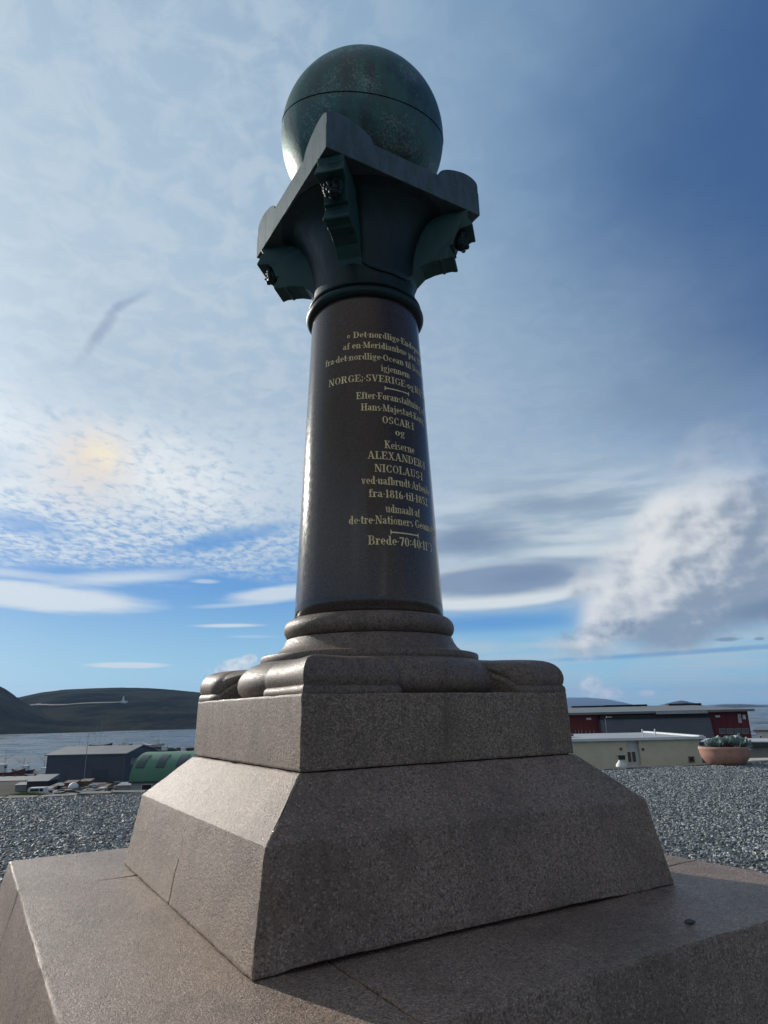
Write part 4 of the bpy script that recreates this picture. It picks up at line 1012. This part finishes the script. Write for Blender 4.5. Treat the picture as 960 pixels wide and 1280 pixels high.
# ------------------------------------------------------------------ harbour, left
def warehouse():
    Y = 160.0; zb = -13.3
    bl, trr = on_y(59.5, 944, Y), on_y(157, 943, Y); x0, x1 = bl.x, trr.x; H = (bl.z + trr.z) / 2 - zb; W = x1 - x0; D = 20
    e = empty('warehouse', (x0, Y, zb), 0, 'blue grey sheet metal warehouse with a low pitched roof by the harbour', 'building')
    wm = simple('blue grey cladding', (.075, .09, .12), .7, 0, .08, .3); rf = simple('weathered sheet roof', (.17, .17, .165), .6, 0, .12, .4); tr_ = simple('pale verge', (.3, .3, .3), .6)
    RZ = 1.3
    MB().box(0, W, 0, D, 0, H).add([(0, 0, H), (0, D, H), (0, D / 2, H + RZ)], [(0, 1, 2)]).add([(W, 0, H), (W, D, H), (W, D / 2, H + RZ)], [(0, 1, 2)]).build('wall', wm, e)
    for s in (0, 1):
        ya, yb = (-.5, D / 2) if s == 0 else (D / 2, D + .5)
        za, zb_ = (H - .05, H + RZ) if s == 0 else (H + RZ, H - .05)
        MB().hexa([(-.4, ya, za + .02), (W + .4, ya, za + .02), (W + .4, yb, zb_ + .02), (-.4, yb, zb_ + .02), (-.4, ya, za + .22), (W + .4, ya, za + .22), (W + .4, yb, zb_ + .22), (-.4, yb, zb_ + .22)]).build('roof', rf, e)
    n = int(W / .6); mb = MB()
    for i in range(n): mb.box(i * .6, i * .6 + .12, -.06, -.002, .1, H - .15)
    for i in range(int(D / .8)): mb.box(W + .002, W + .06, i * .8, i * .8 + .12, .1, H - .1)
    tag(mb.build('cladding_ribs', wm, e), kind='stuff')
    MB().box(W + .07, W + .12, 3, 9, H - 2.6, H - 1.2).build('window_band', M['glass'], e)
    MB().box(W * .6, W * .6 + 3.4, -.12, -.07, 0, 3.6).build('door', simple('dark roller door', (.05, .055, .065), .6), e)
warehouse()
def green_hall():
    Y = 126.0; eave = on_y(163.5, 977, Y); zb = -13.2; x0 = eave.x; top = on_y(184, 941, Y + 7.5); r = 7.5; H0 = eave.z - zb; RH = top.z - eave.z; W = 26
    e = empty('arched_hall', (x0, Y, zb), R(-1), 'green barrel roofed hall with dark skylight strips, left behind the plinth', 'building')
    gm = simple('green roof sheet', (.06, .185, .10), .5, 0, .12, .3); wm = simple('pale grey wall', (.33, .34, .33), .8, 0, .1, .5); dk = simple('dark skylight', (.02, .035, .03), .35)
    def A(t, off=0): a = math.pi * (1 - t); return (r + (r + off) * -math.cos(math.pi * t), H0 + (RH + off) * math.sin(math.pi * t))
    n = 28
    def shell(x0_, x1_, t0, t1, off0, off1, name, m, nn=n, ends=True):
        V = []; F = []
        for off in (off0, off1):
            for i in range(nn + 1):
                t = t0 + (t1 - t0) * i / nn; y, z = A(t, off); V.append((x0_, y, z)); V.append((x1_, y, z))
        k = 2 * (nn + 1)
        for i in range(nn):
            F.append((2 * i, 2 * i + 1, 2 * i + 3, 2 * i + 2)); F.append((k + 2 * i, k + 2 * i + 1, k + 2 * i + 3, k + 2 * i + 2))
            F.append((2 * i, 2 * i + 2, k + 2 * i + 2, k + 2 * i)); F.append((2 * i + 1, 2 * i + 3, k + 2 * i + 3, k + 2 * i + 1))
        F.append((0, 1, k + 1, k)); F.append((2 * nn, 2 * nn + 1, k + 2 * nn + 1, k + 2 * nn))
        return mesh_obj(name, V, F, m, e, 30)
    shell(-.3, W, 0, 1, 0, .15, 'roof', gm)
    for px in (184, 207, 230):
        xx = (px - 182) / 830 * (Y + 4) * 1.0
        shell(xx, xx + 1.5, .16, .36, .16, .24, 'skylight', dk, 8)
    V = [(0.0, *A(i / n, -.02)) for i in range(n + 1)]; V2 = [(W - .2, y, z) for _, y, z in V]
    mb = MB().add(V, [tuple(range(n + 1))]).add(V2, [tuple(range(n + 1))]); mb.build('gable', wm, e)
    MB().box(0, W - .2, .2, 2 * r - .2, 0, H0 + .02).build('wall', wm, e)
    MB().box(-.35, W, -.12, .12, H0 - .25, H0 - .002).build('eave_beam', simple('dark eave', (.03, .05, .04), .6), e)
    for px in (176, 200): 
        xx = (px - 163.5) / 830 * Y; f = MB(); box_frame(f, xx, xx + 1.9, H0 - 1.5, H0 - .5, .198, .08, .06); fo = f.build('window', M['white'], e); MB().box(xx + .09, xx + 1.8, .15, .16, H0 - 1.41, H0 - .59).build('pane', M['glass'], fo)
green_hall()

def boat(px, py, Y, L, hull, rz, label, mast=6.0, cabin=True, sheer=.9, cat='boat'):
    p = on_y(px, py, Y); z0 = SEA; e = empty('fishing_boat', (p.x, Y, z0 - .3), rz, label, cat)
    n = 14; V = []; F = []; B = L * .15
    for i in range(n + 1):
        t = i / n; u = t * 2 - 1; w = B * (1 - max(0, u) ** 2.5) * (.82 + .18 * min(1, (t) * 4)); h = 1.3 * L / 10 + sheer * u * u * (1 if u > 0 else .45) * L / 10
        x = u * L / 2 + (0 if u < .8 else 0)
        V += [(x * (1 if u < 0 else .90 + 0), 0, -.2), (x * .97, -w * .75, .25), (x, -w, h), (x, w, h), (x * .97, w * .75, .25)]
    for i in range(n):
        a, b = i * 5, i * 5 + 5
        for j, k in ((0, 1), (1, 2), (3, 4), (4, 0)): F.append((a + j, b + j, b + k, a + k))
        F.append((a + 2, b + 2, b + 3, a + 3))
    F.append((0, 1, 2, 3, 4)); F.append(tuple(n * 5 + q for q in (0, 1, 2, 3, 4)))
    mesh_obj('hull', V, F, hull, e, 40)
    h = 1.3 * L / 10; wm = M['white']
    if cabin:
        c = MB().box(-L * .28, -L * .02, -B * .55, B * .55, h - .05, h + L * .19).build('wheelhouse', wm, e)
        MB().box(-L * .021, -L * .012, -B * .45, B * .45, h + L * .10, h + L * .16).build('window', M['glass'], c)
        MB().box(-L * .30, 0, -B * .62, B * .62, h + L * .19, h + L * .205).build('cabin_roof', wm, c)
    gm = bpy.data.materials.get('boat rigging') or simple('boat rigging', (.12, .11, .10), .6)
    mb = MB(); mb.tube((-L * .05, 0, h), (-L * .05, 0, h + mast), .08, .04, 6); mb.tube((-L * .05, 0, h + mast * .55), (L * .30, 0, h + mast * .85), .05, .04, 6); mb.tube((-L * .05, 0, h + mast * .95), (L * .48, 0, h + .8), .02, .02, 4); mb.tube((-L * .25, 0, h + L * .2), (-L * .25, 0, h + L * .2 + mast * .45), .04, .02, 6); mb.tube((-L * .32, 0, h + L * .32), (-L * .18, 0, h + L * .32), .03, .03, 5)
    mb.build('mast', gm, e)
    mb = MB(); 
    for i in range(7): x = L * (.05 + .055 * i); mb.tube((x, -B * .85, h + .1), (x, -B * .85, h + .9), .025, n=5)
    mb.tube((L * .05, -B * .85, h + .9), (L * .38, -B * .85, h + .9), .025, n=5); mb.build('railing', gm, e)
    return e
hw = simple('white red boat hull', (.45, .44, .42), .5); hr = simple('red brown hull', (.16, .05, .04), .5); hd = simple('dark hull', (.03, .03, .035), .5)
boat(8, 958, 222, 12, hr, R(4), 'white topped red hulled fishing boat at the far left quay', 7)
boat(55, 950, 218, 9.0, hd, R(150), 'dark wooden fishing boat moored left of the grey warehouse', 6)
boat(126, 930, 420, 13, hd, R(20), 'dark boat with one tall mast behind the warehouse roof', 18, cabin=False)
boat(190, 932, 400, 15, hw, R(160), 'pale trawler with raised boom on the water beyond the warehouse', 7)
boat(157, 931, 430, 8, hd, R(10), 'small dark boat beyond the middle of the warehouse roof', 5)
boat(233, 934, 330, 9, hw, R(-12), 'small pale boat at the right end of the breakwater', 3)
boat(30, 945, 235, 8, hd, R(170), 'small dark boat with a short mast left of the warehouse, behind the quay', 4)
boat(210, 932, 345, 10, hd, R(8), 'dark boat with white wheelhouse near the right end of the breakwater', 5)
boat(98, 934, 380, 9, hw, R(175), 'pale boat above the left end of the warehouse roof', 7)
def breakwater():
    e = empty('breakwater', tuple(on_y(180, 935, 360)), 0, 'low dark rubble breakwater on the water beyond the warehouse', 'breakwater'); b = Vector(e.location); e.location.z = SEA
    rnd = random.Random(3); mb = MB(); m = simple('dark rubble', (.035, .035, .035), .9)
    a, c = on_y(118, 934, 395), on_y(262, 937, 330)
    for i in range(260):
        t = rnd.random(); x = a.x + (c.x - a.x) * t; y = a.y + (c.y - a.y) * t; q = rnd.uniform(-2.5, 2.5); r = rnd.uniform(.6, 1.5); z = SEA + 1.3 * (1 - abs(q) / 2.8)
        P = [Vector((x + q * .3 + dx * r * rnd.uniform(.7, 1), y + q + dy * r, z + dz * r * .8)) - Vector((b.x, b.y, SEA)) for dz in (-1, 1) for dx, dy in ((-1, -1), (1, -1), (1, 1), (-1, 1))]
        mb.hexa(P)
    tag(mb.build('rubble', m, e), kind='stuff')
breakwater()
def quay():
    a, b = on_y(-40, 962, 198), on_y(60, 961, 198)
    e = empty('quay', (a.x, 186, SEA), 0, 'grey concrete quay at the water edge on the far left', 'quay'); W = b.x - a.x
    cm = simple('old concrete', (.20, .20, .19), .85, 0, .2, .2); MB().box(-30, W, 0, 14, -1, 1.75).build('deck', cm, e)
    for i in range(10): MB().box(W - 4 - i * 3.2, W - 3.4 - i * 3.2, 13.6, 14.1, 1.75, 2.1).build('bollard', simple('fender', (.04, .04, .04), .8) if i == 0 else bpy.data.materials['fender'], e)
    MB().box(-30, W - 1, -1.2, -.05, .6, 1.5).build('step_wall', cm, e)
quay()
def van(px, py, Y, rz, label, L=4.6, H=1.9, c=(.62, .64, .66), estate=False):
    p = on_y(px, py, Y); gz = ground_z(p.x, Y) ; e = empty('parked_van', (p.x, Y, gz), rz, label, 'van')
    wm = simple('van paint', c, .35); w = .95
    side = [(-L / 2, .35), (L / 2 - .1, .35), (L / 2, .6), (L / 2 - .05, .95), (L / 2 - 1.0, 1.15), (L / 2 - 1.75, H - .05), (L / 2 - 2.2, H), (-L / 2 + .2, H), (-L / 2, H - .3)]
    V = [(x, -w, z) for x, z in side] + [(x, w, z) for x, z in side]; n = len(side)
    mesh_obj('body', V, [tuple(range(n)), tuple(range(n, 2 * n))[::-1]] + [(i, (i + 1) % n, n + (i + 1) % n, n + i) for i in range(n)], wm, e)
    for s in (-1, 1):
        y = s * (w + .006)
        MB().box(L / 2 - 2.4, L / 2 - 1.75, y - .004, y + .004, 1.2, H - .18).build('side_window', M['glass'], e)
        MB().box(-L / 2 + .5, L / 2 - 2.55, y - .004, y + .004, 1.25, H - .22).build('side_window', M['glass'], e)
        for x in (-L / 2 + .95, L / 2 - .95):
            wo = MB().tube((x, s * (w - .2), .34), (x, s * (w + .02), .34), .34, n=16).build('wheel', M['dark_gap'], e)
            MB().tube((x, s * (w + .02), .34), (x, s * (w + .03), .34), .18, n=12).build('rim', M['white'], wo)
    MB().hexa([(L / 2 - 1.02, -.8, 1.2), (L / 2 - 1.0, -.8, 1.18), (L / 2 - 1.0, .8, 1.18), (L / 2 - 1.02, .8, 1.2), (L / 2 - 1.70, -.75, H - .12), (L / 2 - 1.66, -.75, H - .1), (L / 2 - 1.66, .75, H - .1), (L / 2 - 1.70, .75, H - .12)]).build('windscreen', M['glass'], e)
    for s in (-1, 1): MB().box(L / 2 - .06, L / 2 + .02, s * .7 - .14, s * .7 + .14, .66, .84).build('headlight', M['white'], e)
van(53, 981, 139, R(8), 'white van parked in front of the left end of the grey warehouse')
# clutter of the yard
def low_shed(px, py, Y, W, D, H, m, label, roof=None, tilt=.3, name='container', cat='container'):
    p = on_y(px, py, Y); gz = ground_z(p.x, Y); e = empty(name, (p.x, Y, gz), R(3), label, cat)
    MB().box(0, W, 0, D, 0, H).build('wall', m, e)
    MB().hexa([(-.2, -.2, H), (W + .2, -.2, H), (W + .2, D + .2, H), (-.2, D + .2, H), (-.2, -.2, H + .1), (W + .2, -.2, H + .1), (W + .2, D + .2, H + .1 + tilt), (-.2, D + .2, H + .1 + tilt)]).build('roof', roof or m, e)
    return e
dk = simple('dark timber', (.03, .03, .032), .8); gr = simple('grey sheet', (.22, .23, .23), .6)
low_shed(34, 975, 148, 4.2, 5, 2.2, dk, 'black low shed left of the white van', gr, .9, 'low_shed', 'shed')
low_shed(66, 975, 146, 4.2, 3, 1.4, simple('green grey container', (.10, .12, .11), .7), 'grey green container behind the white van')
low_shed(81, 975, 145, 2.2, 2, 2.0, simple('rust container', (.12, .05, .04), .7), 'rusty brown container in the middle of the yard')
low_shed(112, 977, 146, 2.6, 2, 1.3, simple('blue grey crate', (.07, .09, .11), .7), 'blue grey crate stack in the yard under the warehouse door')
low_shed(100, 977, 149, 2.0, 2, 1.9, simple('ochre container', (.16, .12, .07), .7), 'small ochre container right of the rusty one')
low_shed(20, 976, 152, 2.4, 2.4, 1.2, gr, 'small grey container at the far left of the yard')
low_shed(147, 977, 138, 3.0, 3, 1.9, gr, 'grey container beside the green hall')
def floats():                                        # long pale floats and planks lying side by side
    m = simple('pale float deck', (.46, .48, .47), .75, 0, .12, 1); rnd = random.Random(2); L0 = [(34, 988, 96, 979), (46, 990, 108, 980.5), (58, 991, 118, 981.5), (72, 992, 136, 982)]
    for i, (a, b, c, d) in enumerate(L0):
        P0, P1 = on_z(a, b, 0), on_z(c, d, 0)
        Y0, Y1 = 131, 150
        q0, q1 = on_y(a, b, Y0), on_y(c, d, Y1); q0.z = ground_z(q0.x, Y0) + .35; q1.z = ground_z(q1.x, Y1) + .35
        dr = (q1 - q0); n = Vector((dr.y, -dr.x, 0)).normalized() * (.55 + .15 * (i % 2))
        V = [q0 - n, q0 + n, q1 + n, q1 - n]; V = [v - Vector((0, 0, .35)) for v in V] + V
        MB().hexa([v - q0 for v in V]).build('float', m, None, None, q0)
        tag(bpy.data.objects['float' if i == 0 else 'float.%03d' % i], ['leftmost long pale float lying in the boat yard', 'second long pale float from the left in the boat yard', 'third long pale float from the left in the boat yard', 'rightmost long pale float, ending by the green hall'][i], 'float', 'long pale floats in the yard')
floats()
def dinghy(px, py, Y, L, rz, c, label):
    p = on_y(px, py, Y); gz = ground_z(p.x, Y); e = empty('dinghy', (p.x, Y, gz + .1), rz, label, 'boat')
    V = []; F = []; n = 10
    for i in range(n + 1):
        u = i / n * 2 - 1; w = L * .17 * (1 - max(0, u) ** 2.2); V += [(u * L / 2, 0, .0 + .3 * max(0, u) ** 3), (u * L / 2, -w, .75 + .2 * u * u), (u * L / 2, w, .75 + .2 * u * u)]
    for i in range(n):
        a, b = i * 3, i * 3 + 3; F += [(a, b, b + 1, a + 1), (a, a + 2, b + 2, b), (a + 1, b + 1, b + 2, a + 2)]
    F += [(0, 1, 2)]
    mesh_obj('hull', V, F, simple('dinghy paint', c, .5), e, 40); MB().box(-L * .1, L * .18, -L * .10, L * .10, .78, 1.35).build('cabin', M['white'], e)
    MB().box(L * .181, L * .19, -L * .08, L * .08, .9, 1.25).build('window', M['glass'], e)
dinghy(130, 982, 141, 5.5, R(160), (.5, .5, .5), 'small white cabin boat on land below the warehouse')
dinghy(70, 984, 136, 4.2, R(30), (.28, .30, .28), 'grey open boat on land beside the floats')
p = on_y(92, 982, 143)
tk = empty('round_tank', (p.x, 143, ground_z(p.x, 143)), 0, 'white ball shaped tank among the boats in the yard', 'tank')
MB().sphere((0, 0, 1.3), 1.0, n=20, h=14).build('tank_shell', M['white'], tk, 60); MB().box(-.7, .7, -.7, .7, 0, .5).build('stand', dk, tk)
def heap():
    mb = MB(); rnd = random.Random(9)
    specs = []
    for i in range(260):
        px = rnd.choice([rnd.uniform(74, 128), rnd.uniform(118, 156), rnd.uniform(60, 100), rnd.uniform(100, 156)]); Y = rnd.uniform(130, 154); p = on_y(px, 980, Y); z = ground_z(p.x, Y)
        w, d, h = rnd.uniform(.3, 1.3), rnd.uniform(.3, 1.2), rnd.uniform(.3, 1.5); a = rnd.uniform(0, 3); c, s = math.cos(a), math.sin(a); t = rnd.uniform(-.3, .3)
        P = [Vector((p.x + (x * c - y * s), Y + x * s + y * c, z + q + x * t * (q > 0))) for q in (0, h) for x, y in ((-w, -d), (w, -d), (w, d), (-w, d))]
        mb.hexa(P, rnd.choice([0, 0, 0, 1, 2, 3]))
    o = mb.build('yard_clutter', [dk, gr, simple('brown wood', (.11, .08, .055), .8), simple('faded tarp', (.10, .13, .14), .7)]); tag(o, 'dark jumble of pallets, nets and boxes in front of the warehouse', 'clutter', kind='stuff')
heap()
from mathutils.bvhtree import BVHTree
hm_ = bpy.data.objects['hill'].data
HILL_BVH = BVHTree.FromPolygons([v.co.copy() for v in hm_.vertices], [tuple(p.vertices) for p in hm_.polygons])
def track(pts, w, name, label):
    V = []; F = []
    for px, py in pts:
        h = HILL_BVH.ray_cast(Vector((0, 0, EYE)), ray(px, py))[0]
        if h is None: continue
        V += [h + Vector((0, -2, 1.5)), h + Vector((0, w, 1.5 + w * .22))]
    F = [(2 * i, 2 * i + 2, 2 * i + 3, 2 * i + 1) for i in range(len(V) // 2 - 1)]
    tag(mesh_obj(name, V, F, simple('bare gravel track', (.085, .085, .075), .95, 0, .3, .02)), kind='structure')
track([(28, 884), (36, 883), (45, 882.4), (55, 882.5), (66, 882.8), (80, 882.6), (95, 881.2), (110, 880.3), (125, 880), (140, 879.6), (152, 879.2)], 9, 'hill_track', '')
def hill_building(px, py, Y, w, h, label, dome=False):
    hit = HILL_BVH.ray_cast(Vector((0, 0, EYE)), ray(px, py)); p = hit[0] if hit[0] else on_y(px, py, Y)
    e = empty('hill_building', tuple(p), 0, label, 'building')
    MB().box(-w / 2, w / 2, 0, w, -14, h * .5).build('wall', M['white'], e)
    if dome: MB().tube((-w * .2, w * .5, h * .5), (-w * .2, w * .5, h * 1.5), w * .20, w * .12, 12).build('tower', simple('pale tower', (.45, .5, .52), .7), e)
    else: MB().hexa([(-w / 2 - .5, -.5, h * .5), (w / 2 + .5, -.5, h * .5), (w / 2 + .5, w + .5, h * .5), (-w / 2 - .5, w + .5, h * .5), (-w / 2, w * .4, h * .8), (w / 2, w * .4, h * .8), (w / 2, w * .6, h * .8), (-w / 2, w * .6, h * .8)]).build('roof', gr, e)
hill_building(154, 879, 1640, 9, 8, 'white tower building high on the hill across the water', True)
hill_building(47, 881.5, 1500, 8, 3.4, 'left white hut on the hillside track'); hill_building(64, 882, 1500, 6, 2.6, 'right white hut on the hillside track')

# ------------------------------------------------------------------ haze
def haze():
    m = bpy.data.materials.new('pale air'); m.use_nodes = True; nt = m.node_tree; nt.nodes.clear()
    v = nt.nodes.new('ShaderNodeVolumePrincipled'); v.inputs['Color'].default_value = (.38, .62, 1.0, 1); v.inputs['Density'].default_value = HAZE; v.inputs['Anisotropy'].default_value = .2
    o = nt.nodes.new('ShaderNodeOutputMaterial'); nt.links.new(v.outputs[0], o.inputs['Volume'])
    b = MB().box(-17500, 17500, -16500, 17500, -27, 420).build('haze', m); tag(b, kind='stuff')
    tag(b, 'thin blue haze in the air over the fjord', 'haze')
HAZE = 5.5e-5
haze()
